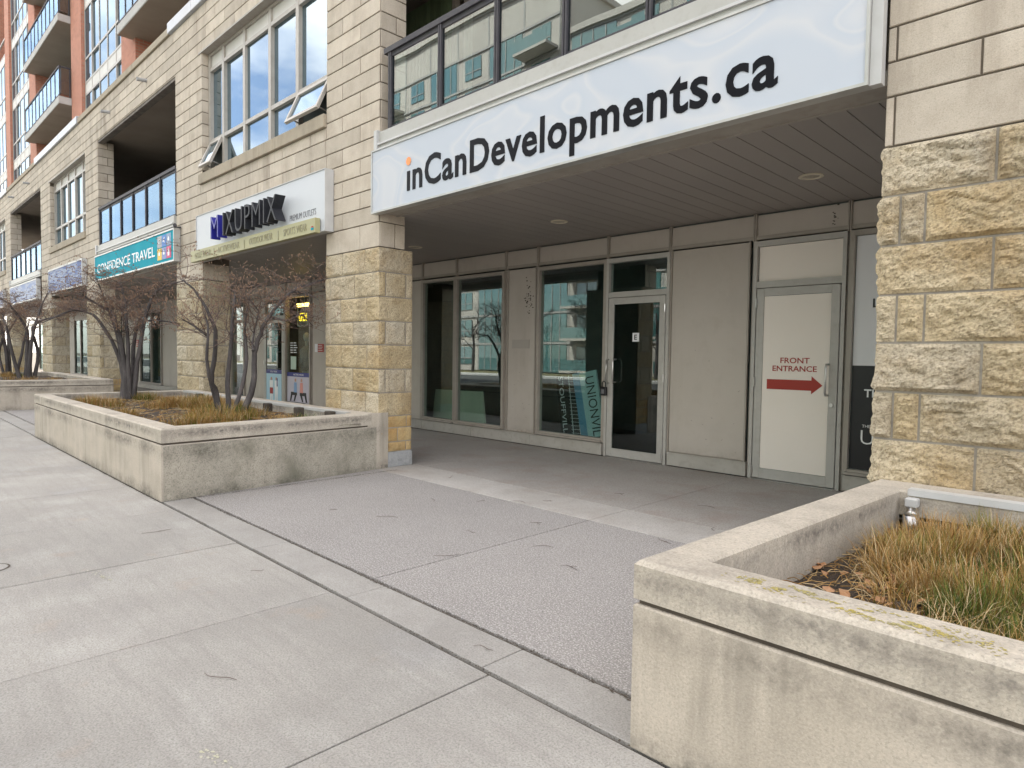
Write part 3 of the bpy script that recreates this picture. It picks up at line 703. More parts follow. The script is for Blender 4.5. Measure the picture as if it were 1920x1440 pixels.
def sf_panel(a, b, z0=.20, z1=3.19):
    s = MB(); Y = YS
    s.box(a+.012, b-.012, Y-.018, Y+.03, z0+.012, z1-.012, c=.005)
    o = s.build('wall_panel', MT['panel'], bld)
    s = MB(); s.box(a-.012, a+.01, Y-.035, Y, z0, z1); s.box(b-.01, b+.012, Y-.035, Y, z0, z1); s.box(a+.01, b-.01, Y-.035, Y, z0-.02, z0+.01); s.build('trim', MT['frame'], o)
    return o
def door(a, b, hinge, zt=2.55, M=None, film=None):
    """a, b outer edges of the frame"""
    Y = YS; s = MB(); f = .045
    s.box(a-f, a, Y-.06, Y+.06, 0, 3.17); s.box(b, b+f, Y-.06, Y+.06, 0, 3.17)
    s.box(a, b, Y-.055, Y+.055, zt, zt+.085); s.box(a, b, Y-.055, Y+.055, 3.10, 3.17)
    o = s.build('door_frame', MT['door_grey'], bld)
    tp = bx('transom_pane', M or MT['tealwhite'], o, a, b, Y, Y+.008, zt+.085, 3.10)
    s = MB(); st = .10; Yd = Y-.02
    s.box(a+.012, a+.012+st, Yd-.045, Yd, .02, zt-.01, c=.006); s.box(b-.012-st, b-.012, Yd-.045, Yd, .02, zt-.01, c=.006)
    s.box(a+.012+st, b-.012-st, Yd-.043, Yd, .02, .15); s.box(a+.012+st, b-.012-st, Yd-.043, Yd, zt-.11, zt-.01)
    d = s.build('door', MT['door_grey'], bld)
    bx('pane', M or MT['glass_door'], d, a+.012+st, b-.012-st, Yd-.024, Yd-.016, .15, zt-.11)
    hx = a+.015 if hinge == 'l' else b-.015
    s = MB()
    for z in (.12, 1.3, 2.35): s.tube([(hx, Y-.075, z-.06), (hx, Y-.075, z+.06)], .014, 8); s.tube([(hx, Y-.075, z-.02), (hx, Y-.075, z+.02)], .017, 8)
    s.build('hinge', MT['steel'], d)
    s = MB(); s.box(a, b, Y-.1, Y+.06, .0, .014); s.build('threshold', MT['steel'], o)
    return d
def pull(d, x, z0, z1, off=.0, n='handle'):
    Y = YS-.065; s = MB(); D = .09
    s.tube([(x-off, Y, z0), (x-off, Y-D*.8, z0), (x-off, Y-D, z0+.03), (x-off, Y-D, z1-.03), (x-off, Y-D*.8, z1), (x-off, Y, z1)], .013, 8)
    s.build(n, MT['steel'], d, smooth=True)
# header band above the shopfront
xs = [4.6, 1.3, -.7, -2.72, -3.9, -5.19, -6.32, -7.85, -8.66, -10.08, -11.2, -13.05, -15.12, -16.1, -17.58, -18.93, -20.35, -21.45, -23.9, -26.35, -28.35, -29.68, -31.25, -33.7, -36, -40.4, -43.6, -48, -54]
for p, q in zip(xs[1:], xs): 
    s = MB(); s.box(p+.02, q-.02, YS-.012, YS+.03, 3.225, 3.52, c=.004); s.build('header_panel', MT['panel'], bld)
s = MB()
for q in xs[1:-1]:
    s.box(q-.02, q-.004, YS-.045, YS+.02, 3.17, 3.54); s.box(q+.004, q+.02, YS-.045, YS+.02, 3.17, 3.54)
s.box(-54, 4.6, YS-.03, YS+.03, 3.172, 3.222); s.box(-54, 4.6, YS-.025, YS+.03, 3.522, 3.544)
for q in xs[1:-1]:
    if q > -30: s.box(q-.03, q+.03, YS-.008, YS+.05, .0, 3.172)
s.build('mullion', MT['frame'], bld)
# kick plates
def kick(a, b):
    s = MB(); x = a
    n = max(1, round((b-a)/1.5)); w_ = (b-a)/n
    for k in range(n): s.box(a+w_*k+.004, a+w_*(k+1)-.004, YS-.07, YS+.05, .012, .205, c=.004)
    s.box(a, b, YS-.082, YS-.072, .19, .205)
    s.build('kick_plate', MT['kick'], bld)
kick(-2.70, 4.5); kick(-5.15, -3.92); kick(-17.55, -6.36); kick(-32.2, -19.)
sf_window(-2.66, -1.5); sf_window(-1.4, .6); sf_panel(.7, 2.6); sf_window(2.7, 4.5)
sf_panel(-5.16, -3.97)
w2 = sf_window(-7.8, -6.37); sf_panel(-8.6, -7.9); sf_window(-10.05, -8.72); sf_window(-11.16, -10.13)
sf_panel(-13., -11.25); sf_panel(-15.08, -13.1); sf_panel(-16.03, -15.15)
wB = sf_window(-17.53, -16.13, .2, 3.12); sf_panel(-20.3, -18.97); wC = sf_window(-21.4, -20.4, .2, 3.12, transom=2.55)
sf_panel(-23.85, -21.5); sf_panel(-26.3, -23.95); sf_panel(-28.3, -26.4); sf_window(-29.65, -28.42); sf_window(-31.2, -29.72)
sf_panel(-33.6, -31.3); sf_window(-35.9, -33.8); sf_panel(-40.3, -36.1); sf_window(-43.5, -42.1); sf_window(-42., -40.5); sf_panel(-47.9, -43.7); sf_window(-53.9, -48.1)
d1 = door(-6.28, -5.22, 'r'); pull(d1, -6.10, 1.21, 1.57); 
s = MB(); s.tube([(-6.24, YS-.06, 1.57), (-6.24, YS-.13, 1.56), (-6.25, YS-.135, 1.2), (-6.24, YS-.06, 1.19)], .011, 8); s.build('handle', MT['steel'], d1, smooth=True)
d2 = door(-3.85, -2.78, 'l', M=MT['glass_door']); pull(d2, -2.90, 1.17, 1.55)
s = MB(); s.tube([(-2.85, YS-.062, 1.05), (-2.85, YS-.085, 1.05)], .024, 12); s.build('lock', MT['steel'], d2)
bx('film', MT['cream'], d2, -3.735, -2.895, YS-.052, YS-.047, .155, 2.435)
bx('film', MT['cream'], d2, -3.84, -2.79, YS-.008, YS-.004, 2.64, 3.095)
d3 = door(-18.88, -17.63, 'l'); pull(d3, -17.83, 1.14, 1.62)

# interior behind the glass
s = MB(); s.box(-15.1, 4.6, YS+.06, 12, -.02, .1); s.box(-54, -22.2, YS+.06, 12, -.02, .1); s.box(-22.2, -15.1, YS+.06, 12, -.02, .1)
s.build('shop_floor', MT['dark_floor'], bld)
s = MB(); s.box(-54, 4.6, YS+.04, 12, 3.56, 3.62); s.box(-54, 4.6, YS+.031, YS+.039, 3.176, 3.62); s.box(-15.2, -15.1, YS+.04, 12, .1, 3.56); s.box(-22.2, -22.1, YS+.04, 12, .1, 3.56); s.box(-54, -22.2, 10.2, 10.3, .1, 3.56)  # thin unseen strip behind the header panels added to stop lamp light leaking
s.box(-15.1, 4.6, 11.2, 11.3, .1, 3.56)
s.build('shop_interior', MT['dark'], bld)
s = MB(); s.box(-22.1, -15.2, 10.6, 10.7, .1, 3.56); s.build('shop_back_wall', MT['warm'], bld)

# ------------------------------------------------------------------ signs
def cabinet(name, x0, x1, z0, z1, yf, yb, faceM, label, cat, frameM, fw=.035):
    t = thing(name, ((x0+x1)/2, yb, z0), label, cat)
    s = MB(); s.box(x0, x1, yf+.01, yb, z0, z1)
    s.box(x0, x1, yf-.012, yf+.01, z0, z0+fw); s.box(x0, x1, yf-.012, yf+.01, z1-fw, z1)
    s.box(x0, x0+fw, yf-.012, yf+.01, z0+fw, z1-fw); s.box(x1-fw, x1, yf-.012, yf+.01, z0+fw, z1-fw)
    s.build('cabinet', frameM, t)
    bx('sign_face', faceM, t, x0+fw+.001, x1-fw-.001, yf, yf+.009, z0+fw+.001, z1-fw-.001)
    return t
sA = cabinet('shop_sign', -7.68, -1.50, 3.50, 4.345, 4.93, 5.03, MT['signA'], 'long pale sign reading inCanDevelopments.ca above the recessed entrance', 'sign', MT['silver'], .022)
for args in (('inCan', -6.86, -5.73), ('Developments.ca', -5.69, -2.13)): pass
tw = text('\u0131nCanDevelopments.ca', -6.86, -2.13, 3.685, .345, 4.928, MT['lettering'], 'lettering', sA, ext=.004, weight=.020, space=1.06)
s = MB(); s.v = []; 
pts = [(-6.826+.052*math.cos(2*math.pi*k/20), 4.922, 4.045+.052*math.sin(2*math.pi*k/20)) for k in range(20)]; s.poly(pts[::-1]); s.build('letter_dot', MT['orange'], sA)
s = MB(); s.box(-1.498, -1.425, 4.95, 5.03, 3.50, 4.6); s.build('edge_trim', MT['white_metal'], sA)

sB = cabinet('shop_sign', -14.15, -8.86, 3.42, 4.34, 4.90, 5.03, MT['signB'], 'white sign with deep black MIXUPMIX letters over a pistachio band', 'sign', MT['white_metal'], .012)
bx('band', MT['pistachio'], sB, -14.2, -9.0, 4.80, 4.887, 3.40, 3.62, c=.004)
text('M', -12.80, -12.44, 3.70, .42, 4.77, MT['blue_letter'], 'lettering', sB, ext=.085, weight=-.012)
text('IXUPMIX', -12.22, -10.05, 3.70, .42, 4.77, MT['letter_rim'], 'lettering', sB, ext=.085, weight=-.012, space=1.10)
text('PREMIUM OUTLETS', -10.00, -9.15, 3.70, .095, 4.897, MT['grey_text'], 'lettering', sB, weight=-.012)
for tx, a, b in (('GOLF WEAR', -13.95, -13.1), ('|', -12.95, -12.93), ('ACTIVEWEAR', -12.75, -11.75), ('|', -11.55, -11.53), ('OUTDOOR WEAR', -11.33, -10.42), ('|', -10.22, -10.2), ('SPORTS WEAR', -10.02, -9.25)):
    text(tx, a, b, 3.455, .11, 4.797, MT['gold'], 'lettering', sB)
s = MB(); s.box(-9.11, -9.04, 4.793, 4.799, 3.44, 3.475, mi=0); s.box(-9.10, -9.05, 4.793, 4.799, 3.476, 3.50, mi=1); s.build('emblem', [MT['teal'], MT['red']], sB)

sC = cabinet('shop_sign', -22.45, -15.5, 3.56, 4.28, 4.90, 5.03, MT['teal'], 'teal CONFIDENCE TRAVEL sign with coloured icon squares at its right end', 'sign', MT['silver'])
text('CONFIDENCE TRAVEL', -22.15, -16.85, 3.78, .23, 4.897, MT['white_ink'], 'lettering', sC, weight=.005)
cols = [('icon_grey', (.35, .36, .38)), ('icon_blue', (.03, .17, .5)), ('icon_slate', (.2, .28, .42)), ('icon_yellow', (.75, .5, .05)), ('icon_violet', (.2, .25, .5)), ('icon_red', (.6, .05, .16))]
for k, (nm, c) in enumerate(cols):
    MT[nm] = mat(nm, c, .5); x0 = -16.64+.32*(k % 3); z1 = 4.20-.28*(k//3)
    q = bx('icon_square', MT[nm], sC, x0, x0+.30, 4.893, 4.898, z1-.26, z1)
    s = MB(); cx, cz = x0+.15, z1-.13
    if k in (1,): s.poly([(cx-.08, 4.888, cz-.02), (cx-.02, 4.888, cz-.03), (cx+.06, 4.888, cz+.07), (cx+.03, 4.888, cz+.08)]); s.poly([(cx-.03, 4.888, cz+.05), (cx+.05, 4.888, cz-.06), (cx+.06, 4.888, cz-.03), (cx, 4.888, cz+.06)])
    elif k == 5: s.box(cx-.06, cx+.06, 4.886, 4.89, cz-.08, cz+.05); s.box(cx-.03, cx-.015, 4.886, 4.89, cz+.052, cz+.085); s.box(cx+.015, cx+.03, 4.886, 4.89, cz+.052, cz+.085)
    elif k == 0: s.tube([(cx+.05*math.cos(t/2), 4.888, cz+.05*math.sin(t/2)) for t in range(13)], .008, 5)
    else: s.box(cx-.05, cx+.05, 4.886, 4.89, cz-.03, cz+.03); s.box(cx-.02, cx+.02, 4.886, 4.89, cz+.032, cz+.06)
    s.build('icon', MT['white_ink'], q)
s = MB(); s.box(-15.8, -15.45, 4.98, 5.03, 4.285, 4.31); s.tube([(-15.6, 4.95, 4.33), (-15.45, 4.9, 4.33)], .04, 10); s.build('sign_lamp', MT['rail'], sC)
sD = cabinet('shop_sign', -29.3, -24.0, 3.55, 4.38, 4.90, 5.03, MT['signD'], 'blue sign with pale cloudy streaks between the teal and the pale sky signs', 'sign', MT['white_metal'], .05)
sE = cabinet('shop_sign', -38.2, -31.6, 3.5, 4.27, 4.90, 5.03, MT['signE'], 'pale sky blue streaked sign, second from the far left end', 'sign', MT['white_metal'], .05)
sF = cabinet('shop_sign', -45.4, -40.2, 3.5, 4.3, 4.90, 5.03, MT['signE'], 'small sliver of pale blue sign at the far left edge', 'sign', MT['white_metal'], .05)

# entrance arrow, letters on door 2 (printed film) -> parts of that door film
yt = YS-.055
text('FRONT', -3.50, -3.13, 1.56, .068, yt, MT['red'], 'lettering', d2, ext=.001, weight=.014)
text('ENTRANCE', -3.60, -3.04, 1.455, .068, yt, MT['red'], 'lettering', d2, ext=.001, weight=.014)
s = MB(); s.poly([(-3.67, yt-.001, 1.215), (-3.10, yt-.001, 1.215), (-3.10, yt-.001, 1.17), (-2.965, yt-.001, 1.285), (-3.10, yt-.001, 1.40), (-3.10, yt-.001, 1.345), (-3.67, yt-.001, 1.345)]); s.build('arrow', MT['red'], d2)
# posters inside the right hand window
pw = thing('window_poster', (-2.1, YS+.03, .3), 'tall poster, white above black, in the window beside the big stone pier', 'poster')
bx('upper_half', MT['white_paint'], pw, -2.64, -1.52, YS-.008, YS-.003, 1.545, 3.10); bx('lower_half', MT['black'], pw, -2.64, -1.52, YS-.008, YS-.003, .29, 1.544)
text('L', -2.44, None, 2.24, .10, YS-.011, MT['black'], 'lettering', pw, ext=.001, weight=.02)
text('THE', -2.50, None, 1.17, .09, YS-.011, MT['white_ink'], 'lettering', pw, ext=.001, weight=.02)
text('THE', -2.51, None, .80, .035, YS-.011, MT['white_ink'], 'lettering', pw, ext=.001)
text('UNION', -2.52, None, .60, .17, YS-.011, MT['white_ink'], 'lettering', pw, ext=.001, weight=-.01)
# these sit behind a pane: give the pane little to hide
el = thing('unit_label', (-5.75, YS-.05, 1.86), 'small white label with letter E on the glass door', 'label')
bx('label_plate', MT['white_paint'], el, -5.81, -5.69, YS-.052, YS-.048, 1.85, 1.985); text('E', -5.775, None, 1.88, .075, YS-.055, MT['black'], 'lettering', el, ext=.001, weight=.02)
pt = thing('cover_plate', (-8.25, YS-.03, 1.74), 'pale rectangular plate on the taupe wall panel between two windows', 'plate')
bx('plate', mat('plate_paint', (.40, .36, .32), .6), pt, -8.48, -8.04, YS-.026, YS-.019, 1.74, 1.90)
# glue smudges are wear on the panel
s = MB(); rnd = random.Random(77)
for k in range(46):
    x = -8.03+rnd.gauss(-.05, .05); z = 2.62+rnd.gauss(0, .17); r = rnd.uniform(.004, .016)
    s.poly([(x+r*1.6*math.cos(a)*rnd.uniform(.6, 1.1), YS-.0185, z+r*math.sin(a)*rnd.uniform(.6, 1.1)) for a in [-2*math.pi*q/7 for q in range(7)]])
for k in range(14):
    x = -2.9+rnd.gauss(0, .015); z = 3.38+rnd.gauss(0, .06); r = rnd.uniform(.004, .01)
    s.poly([(x+r*1.6*math.cos(a), YS-.0135, z+r*math.sin(a)) for a in [-2*math.pi*q/7 for q in range(7)]])
s.build('glue_residue', MT['timber'], bld)
s = MB(); rnd = random.Random(78)
for k in range(26):
    x = rnd.choice([rnd.uniform(-5.1, -4.05), rnd.uniform(-8.5, -7.95)]); z = rnd.choice([rnd.uniform(.25, .8), rnd.uniform(.25, 2.2)]); L_ = rnd.uniform(.008, .05); a = rnd.gauss(0, .7)+(1.5 if k % 4 == 0 else 0)
    dx, dz = L_*math.cos(a)/2, L_*math.sin(a)/2; t_ = .0025
    s.poly([(x-dx, YS-.0186, z-dz), (x+t_*math.sin(a), YS-.0186, z-t_*math.cos(a)), (x+dx, YS-.0186, z+dz), (x-t_*math.sin(a), YS-.0186, z+t_*math.cos(a))])
s.build('scuff_marks', MT['twig'], bld)
# padlock
pl = thing('padlock', (-6.27, YS-.13, 1.0), 'black lockbox hanging from the handle of the glass door', 'padlock')
bx('body', MT['black'], pl, -6.33, -6.215, YS-.17, YS-.115, .99, 1.13, c=.012)
s = MB(); s.tube([(-6.305, YS-.142, 1.13), (-6.305, YS-.142, 1.19), (-6.29, YS-.142, 1.215), (-6.255, YS-.142, 1.215), (-6.24, YS-.142, 1.19), (-6.24, YS-.142, 1.13)], .009, 8); s.build('shackle', MT['black'], pl, smooth=True)
s = MB(); s.box(-6.30, -6.245, YS-.173, YS-.169, 1.02, 1.09); s.build('dial', MT['grey_text'], pl)
# leaning boards behind the glass
def tilted(name, label, cx, cz, w_, h_, ang, y0, lean, mats, cat='board'):
    pass
bb = thing('leaning_board', (-6.8, 8.75, .1), 'pale teal board lettered UNIONVILLE leaning inside the window beside the glass door', 'board')
ang = R(12)
def rp(u, v, y): # u across (right), v up; pivot at bottom (-6.66,.1)
    return (-6.72+u*math.cos(ang)-v*math.sin(ang), y, .12+u*math.sin(ang)+v*math.cos(ang))
def rbox(name, M, par, u0, u1, v0, v1, y0, y1):
    s = MB(); i = 0
    vs = [rp(u, v, y) for y in (y0, y1) for (u, v) in ((u0, v0), (u1, v0), (u1, v1), (u0, v1))]
    s.v = vs; s.f = [(0, 1, 2, 3), (7, 6, 5, 4), (4, 5, 1, 0), (5, 6, 2, 1), (6, 7, 3, 2), (7, 4, 0, 3)]; s.t = [.5]*6; s.m = [0]*6
    return s.build(name, M, par)
rbox('board_edge', MT['board_blue'], bb, -.24, -.09, 0, 1.26, 8.70, 8.74); rbox('board_face', MT['board_teal'], bb, -.089, .27, 0, 1.24, 8.70, 8.74)
p0 = rp(.03, 1.15, 8.69)
text('UNIONVILLE', p0[0], p0[0]+1.22, p0[2], .18, 8.695, MT['board_black'], 'lettering', bb, ext=.001, rot=ang-math.pi/2, pivot=(p0[0], p0[2]))
b2 = thing('leaning_board', (-7.2, 8.7, .1), 'black board with white track drawing leaning behind the pale teal board', 'board')
ang = R(9)
rp0 = rp
def rp(u, v, y): return (-7.12+u*math.cos(ang)-v*math.sin(ang), y, .12+u*math.sin(ang)+v*math.cos(ang))
rbox('board_face', MT['board_black'], b2, -.36, .16, 0, 1.22, 8.78, 8.81)
s = MB()
for k in range(17):
    v = .1+k*.065; q = [rp(-.12+.002*k, v, 8.776), rp(.13, v-.03, 8.776)]; s.tube(q, .004, 4)
s.tube([rp(-.08, .05, 8.775), rp(-.06, 1.17, 8.775)], .006, 4); s.tube([rp(.08, .03, 8.775), rp(.07, 1.15, 8.775)], .006, 4); s.build('track_drawing', MT['white_ink'], b2)
p0 = rp(-.30, 1.18, 8.77)
text('STOUFFVILLE', p0[0], p0[0]+1.1, p0[2], .10, 8.772, MT['white_ink'], 'lettering', b2, ext=.001, rot=ang-math.pi/2, pivot=(p0[0], p0[2]))
cb = thing('leaning_board', (-10.5, 8.95, .1), 'plain pale green board standing low behind the pair of windows', 'board')
s = MB(); s.poly([(-11.36, 8.88, .12), (-9.62, 8.88, .12), (-9.82, 8.97, .86), (-11.36, 8.97, .84)]); s.poly([(-11.36, 9.0, .84), (-9.82, 9.0, .86), (-9.62, 8.92, .12), (-11.36, 8.92, .12)])
s.poly([(-9.62, 8.88, .12), (-9.62, 8.92, .12), (-9.82, 9.0, .86), (-9.82, 8.97, .86)]); s.poly([(-11.36, 8.97, .84), (-9.82, 8.97, .86), (-9.82, 9.0, .86), (-11.36, 9.0, .84)])
s.build('board_face', MT['board_cream'], cb)
# ---- shop B window dressing
def silhouette(s, cx, z, h, y, mats, flip=1):
    pass
def poly2(s, pts, y, mi): s.poly([(x, y, z) for x, z in pts], .5, mi)
def poster(name, label, x0, x1, z0, z1, y, faceM, head):
    t = thing(name, ((x0+x1)/2, y, z0), label, 'poster'); bx('print', faceM, t, x0, x1, y, y+.004, z0, z1); bx('heading', MT['navy'], t, x0, x1, y-.001, y+.004, z1+.001, z1+.115)
    text(head, x0+(x1-x0)*.28, x0+(x1-x0)*.72, z1+.035, .045, y-.003, MT['white_ink'], 'lettering', t, ext=.001); return t
pA = poster('window_poster', 'pale blue golf wear poster on the lower half of the shop door', -18.74, -17.76, .16, .99, YS-.06, MT['paleblue'], 'GOLF WEAR')
s = MB()
for cx, k in ((-18.28, 0), (-18.12, 0)):
    y = YS-.064
    poly2(s, [(cx-.03, .80), (cx+.03, .80), (cx+.03, .87), (cx, .89), (cx-.03, .87)], y, 3); poly2(s, [(cx-.06, .58), (cx+.06, .58), (cx+.07, .79), (cx-.07, .79)], y-.001, 0)
    poly2(s, [(cx-.06, .40), (cx+.06, .40), (cx+.06, .58), (cx-.06, .58)], y, 2 if cx < -18.2 else 0)
    poly2(s, [(cx-.05, .2), (cx-.01, .2), (cx, .40), (cx-.055, .40)], y, 0); poly2(s, [(cx+.015, .2), (cx+.05, .2), (cx+.055, .40), (cx, .40)], y, 0)
s.box(-18.10, -18.07, YS-.068, YS-.064, .62, .86, mi=1)
s.v = [((-18.40 if x < -18.2 else -18.08)+(x-(-18.28 if x < -18.2 else -18.12))*1.7, y_, z) for x, y_, z in s.v]
s.build('printed_figures', [MT['white_ink'], MT['navy'], MT['red'], MT['skin']], pA)
pB = poster('window_poster', 'lilac active wear poster of two people back to back in the shop window', -17.50, -16.15, .23, .94, YS-.012, MT['lilac'], 'ACTIVE WEAR')
s = MB(); y = YS-.016
for cx, f, c in ((-16.95, -1, 0), (-16.72, 1, 1)):
    poly2(s, [(cx-.035, .80), (cx+.035, .80), (cx+.04, .86), (cx, .90), (cx-.04, .86)], y, 2)
    poly2(s, [(cx-.07, .50), (cx+.07, .50), (cx+.06, .78), (cx-.06, .78)], y-.001, c)
    poly2(s, [(cx-.07*f, .42), (cx-.07*f, .51), (cx+.20*f, .51), (cx+.20*f, .42)], y, 3)
    poly2(s, [(cx+.12*f, .44), (cx+.20*f, .44), (cx+.24*f, .25), (cx+.19*f, .25)], y-.001, 3)
    poly2(s, [(cx-.05*f, .42), (cx+.03*f, .42), (cx+.08*f, .25), (cx+.03*f, .25)], y-.001, 3)
s.v = [((-17.0 if x < -16.835 else -16.65)+(x-(-16.95 if x < -16.835 else -16.72))*1.35, y_, z) for x, y_, z in s.v]
s.build('printed_figures', [MT['blue_print'], MT['pink'], MT['skin'], MT['black']], pB)
op = thing('open_sign', (-16.7, YS+.1, 2.4), 'lit yellow OPEN sign hanging in the shop window', 'sign')
bx('backing', MT['black'], op, -16.95, -16.41, 8.545, 8.56, 2.34, 2.82); text('OPEN', -16.90, -16.46, 2.46, .22, 8.54, MT['neon'], 'lettering', op, ext=.004, weight=-.004)
s = MB(); z0, z1, xa, xb = 2.33, 2.83, -16.96, -16.40; s.tube([(xa, 8.535, z0), (xb, 8.535, z0), (xb, 8.535, z1), (xa, 8.535, z1), (xa, 8.535, z0)], .016, 6); s.tube([(-16.6, 8.55, z1), (-16.6, 8.55, 3.4)], .004, 4); s.build('border', MT['white_ink'], op)
lp = thing('wall_lamp', (-16.6, 9.4, 2.75), 'long warm lit lamp glowing inside the shop above the OPEN sign', 'lamp')
bx('lamp_body', MT['lamp_on'], lp, -17.45, -16.75, 8.75, 8.85, 2.88, 2.97); s = MB(); s.tube([(-17.3, 8.8, 2.97), (-17.3, 8.8, 3.5)], .01); s.tube([(-16.9, 8.8, 2.97), (-16.9, 8.8, 3.5)], .01); s.build('hanger', MT['rail'], lp)
nr = thing('notice', (-15.6, YS-.04, 1.68), 'small red notice with white text beside the shop window', 'notice')
bx('red_plate', MT['red'], nr, -15.72, -15.42, YS-.03, YS-.02, 1.63, 1.84); bx('white_plate', MT['white_paint'], nr, -15.88, -15.73, YS-.03, YS-.02, 1.63, 1.84)
for k in range(4): bx('text_line', MT['white_ink'], nr, -15.69, -15.46+.03*(k % 2)-.04, YS-.033, YS-.031, 1.795-k*.042, 1.805-k*.042)
nr2 = thing('notice', (-30.9, YS-.04, 1.7), 'tiny red notice on the panel under the teal travel sign', 'notice')
bx('red_plate', MT['red'], nr2, -31.75, -31.4, YS-.05, YS-.04, 1.75, 2.05)
for k in range(3): bx('text_line', MT['white_ink'], nr2, -31.70, -31.45, YS-.053, YS-.051, 1.98-k*.08, 1.995-k*.08)
text('MIXUPMIX', -18.45, -18.02, 1.84, .10, YS-.05, MT['white_ink'], 'lettering', d3, ext=.001, weight=.01)
text('PREMIUM OUTLETS', -18.45, -18.02, 1.73, .045, YS-.05, MT['white_ink'], 'lettering', d3, ext=.001)
hr = thing('notice', (-17.1, YS-.01, 1.2), 'pale green paper notice taped inside the shop window glass', 'notice'); bx('paper', MT['notice_green'], hr, -17.3, -16.98, YS-.006, YS-.002, 1.14, 1.5)
hh = thing('notice', (-17.1, YS-.01, 1.6), 'white opening hours lettering on the shop window glass', 'notice')
for k in range(5):
    bx('text_line', MT['white_ink'], hh, -17.32, -17.18, YS-.006, YS-.002, 1.86-k*.065, 1.885-k*.065); bx('text_line', MT['white_ink'], hh, -17.13, -16.98+.03*(k % 3), YS-.006, YS-.002, 1.86-k*.065, 1.885-k*.065)
# mannequins in the shop window
def mannequin(x, y, label, cl):
    t = thing('mannequin', (x, y, .1), label, 'mannequin'); s = MB()
    s.ell((x, y, 2.05), .085, .10, .13, 12, 8); s.tube([(x, y, 1.78), (x, y, 1.96)], [.05, .045], 10)
    s.tube([(x-.08, y, .2), (x-.09, y, .65), (x-.09, y, 1.12)], [.04, .06, .09], 10); s.tube([(x+.08, y, .2), (x+.10, y, .65), (x+.09, y, 1.12)], [.04, .06, .09], 10)
    s.build('body', MT['header'], t, smooth=True)
    s = MB(); s.tube([(x, y, 1.08), (x, y, 1.25), (x, y, 1.45), (x, y, 1.68), (x, y, 1.80)], [.17, .15, .17, .20, .07], 14)
    for g in (-1, 1): s.tube([(x+g*.17, y, 1.72), (x+g*.26, y-.02, 1.45), (x+g*.24, y-.10, 1.22)], [.07, .055, .045], 10)
    s.build('jacket', cl, t, smooth=True)
    s = MB(); s.cyl((x, y), .2, .1, .12, 20); s.build('base', MT['steel'], t)
mannequin(-17.35, 9.0, 'mannequin in grey jacket standing at the right of the shop window', mat('grey_cloth', (.25, .25, .27), .8))
mannequin(-18.3, 9.5, 'mannequin in brown coat standing deeper behind the shop window', mat('brown_cloth', (.35, .18, .08), .8))
# ceiling downlights
for i, (x, lb) in enumerate(((-2.69, 'round ceiling downlight in the soffit above the cream door'), (-6.2, 'round ceiling downlight in the soffit above the glass door'), (-9.64, 'round ceiling downlight near the light stone pier, mostly in the dark'), (-13.2, 'round ceiling downlight under the arcade behind the black lettered sign'))):
    t = thing('ceiling_light', (x, 7.12, 3.54), lb, 'ceiling light', 'round downlights in the arcade ceiling')
    s = MB(); n = 32
    for k in range(n):
        a, b = 2*math.pi*k/n, 2*math.pi*(k+1)/n
        P = lambda r, q, z: (x+r*math.cos(q), 7.12+r*math.sin(q), z)
        s.poly([P(.10, a, 3.53), P(.10, b, 3.53), P(.125, b, 3.536), P(.125, a, 3.536)]); s.poly([P(.085, a, 3.543), P(.085, b, 3.543), P(.10, b, 3.53), P(.10, a, 3.53)]); s.poly([P(.125, a, 3.536), P(.125, b, 3.536), P(.125, b, 3.545), P(.125, a, 3.545)])
    s.build('ring', MT['trim_ring'], t, smooth=True, dowarp=True)
    s = MB(); s.poly([(x+.085*math.cos(2*math.pi*k/24), 7.12+.085*math.sin(2*math.pi*k/24), 3.542) for k in range(24)]); s.build('lens', MT['lens'], t)

# ------------------------------------------------------------------ ground
def sheet(name, M, x0, x1, y0, y1, z, kind='structure'):
    s = MB(); s.poly([(x0, y0, z), (x1, y0, z), (x1, y1, z), (x0, y1, z)]); return tag(s.build(name, M), kind=kind)
sheet('ground', MT['joint'], -400, 400, -400, 400, -.16)
sheet('road', MT['asphalt'], -300, 300, -21, -3.4, -.13)
s = MB(); s.box(-300, 300, -3.4, -3.25, -.15, .0); tag(s.build('kerb', MT['kerb']), kind='structure')
s = MB(); s.box(-300, 300, -21.2, -21., -.15, .02); tag(s.build('kerb', MT['kerb']), kind='structure')
sheet('lawn', MT['lawn'], -300, 300, -29, -23.2, 0)
sheet('far_pavement', MT['kerb'], -300, 300, -23.2, -21.2, -.004)
s = MB(); s.box(-120, 60, -3.25, 12, -.15, -.022); tag(s.build('paving_bed', MT['joint']), kind='structure')
def slabs(name, M, xcuts, ycuts, g=.006, z=0., seed=1, wob=0):
    s = MB(); r = random.Random(seed)
    for a, b in zip(xcuts, xcuts[1:]):
        for c, d in zip(ycuts, ycuts[1:]):
            dz = r.uniform(-.0015, .0015); s.box(a+g/2, b-g/2, c+g/2, d-g/2, -.1, z+dz, r.random(), c=.003)
    return tag(s.build(name, M), kind='structure')
xc = [-.77+1.55*k for k in range(-60, 9)]
slabs('sidewalk', MT['walk'], xc, [-3.24, -1.0, 2.19], .011, seed=2)
slabs('paving_strip', MT['strip'], [-54, -36, -27.9, -21, -14.6, -11, -7.4, -5.16, -3.72, -2.4, -.7, 3, 9], [2.215, 2.515], .006, seed=3)
slabs('entrance_paving', MT['aggregate'], [-54, -44, -36, -28.5, -21.1, -14.6, -7.42, -3.905, -.4, 5, 9], [2.545, 5.01], .012, seed=4)
slabs('entrance_band', MT['band'], [-54, -44, -36, -28.5, -21.1, -14.6, -7.42, -5.7, -3.905, -2.3, -.4, 5, 9], [5.015, 5.655], .004, seed=5)
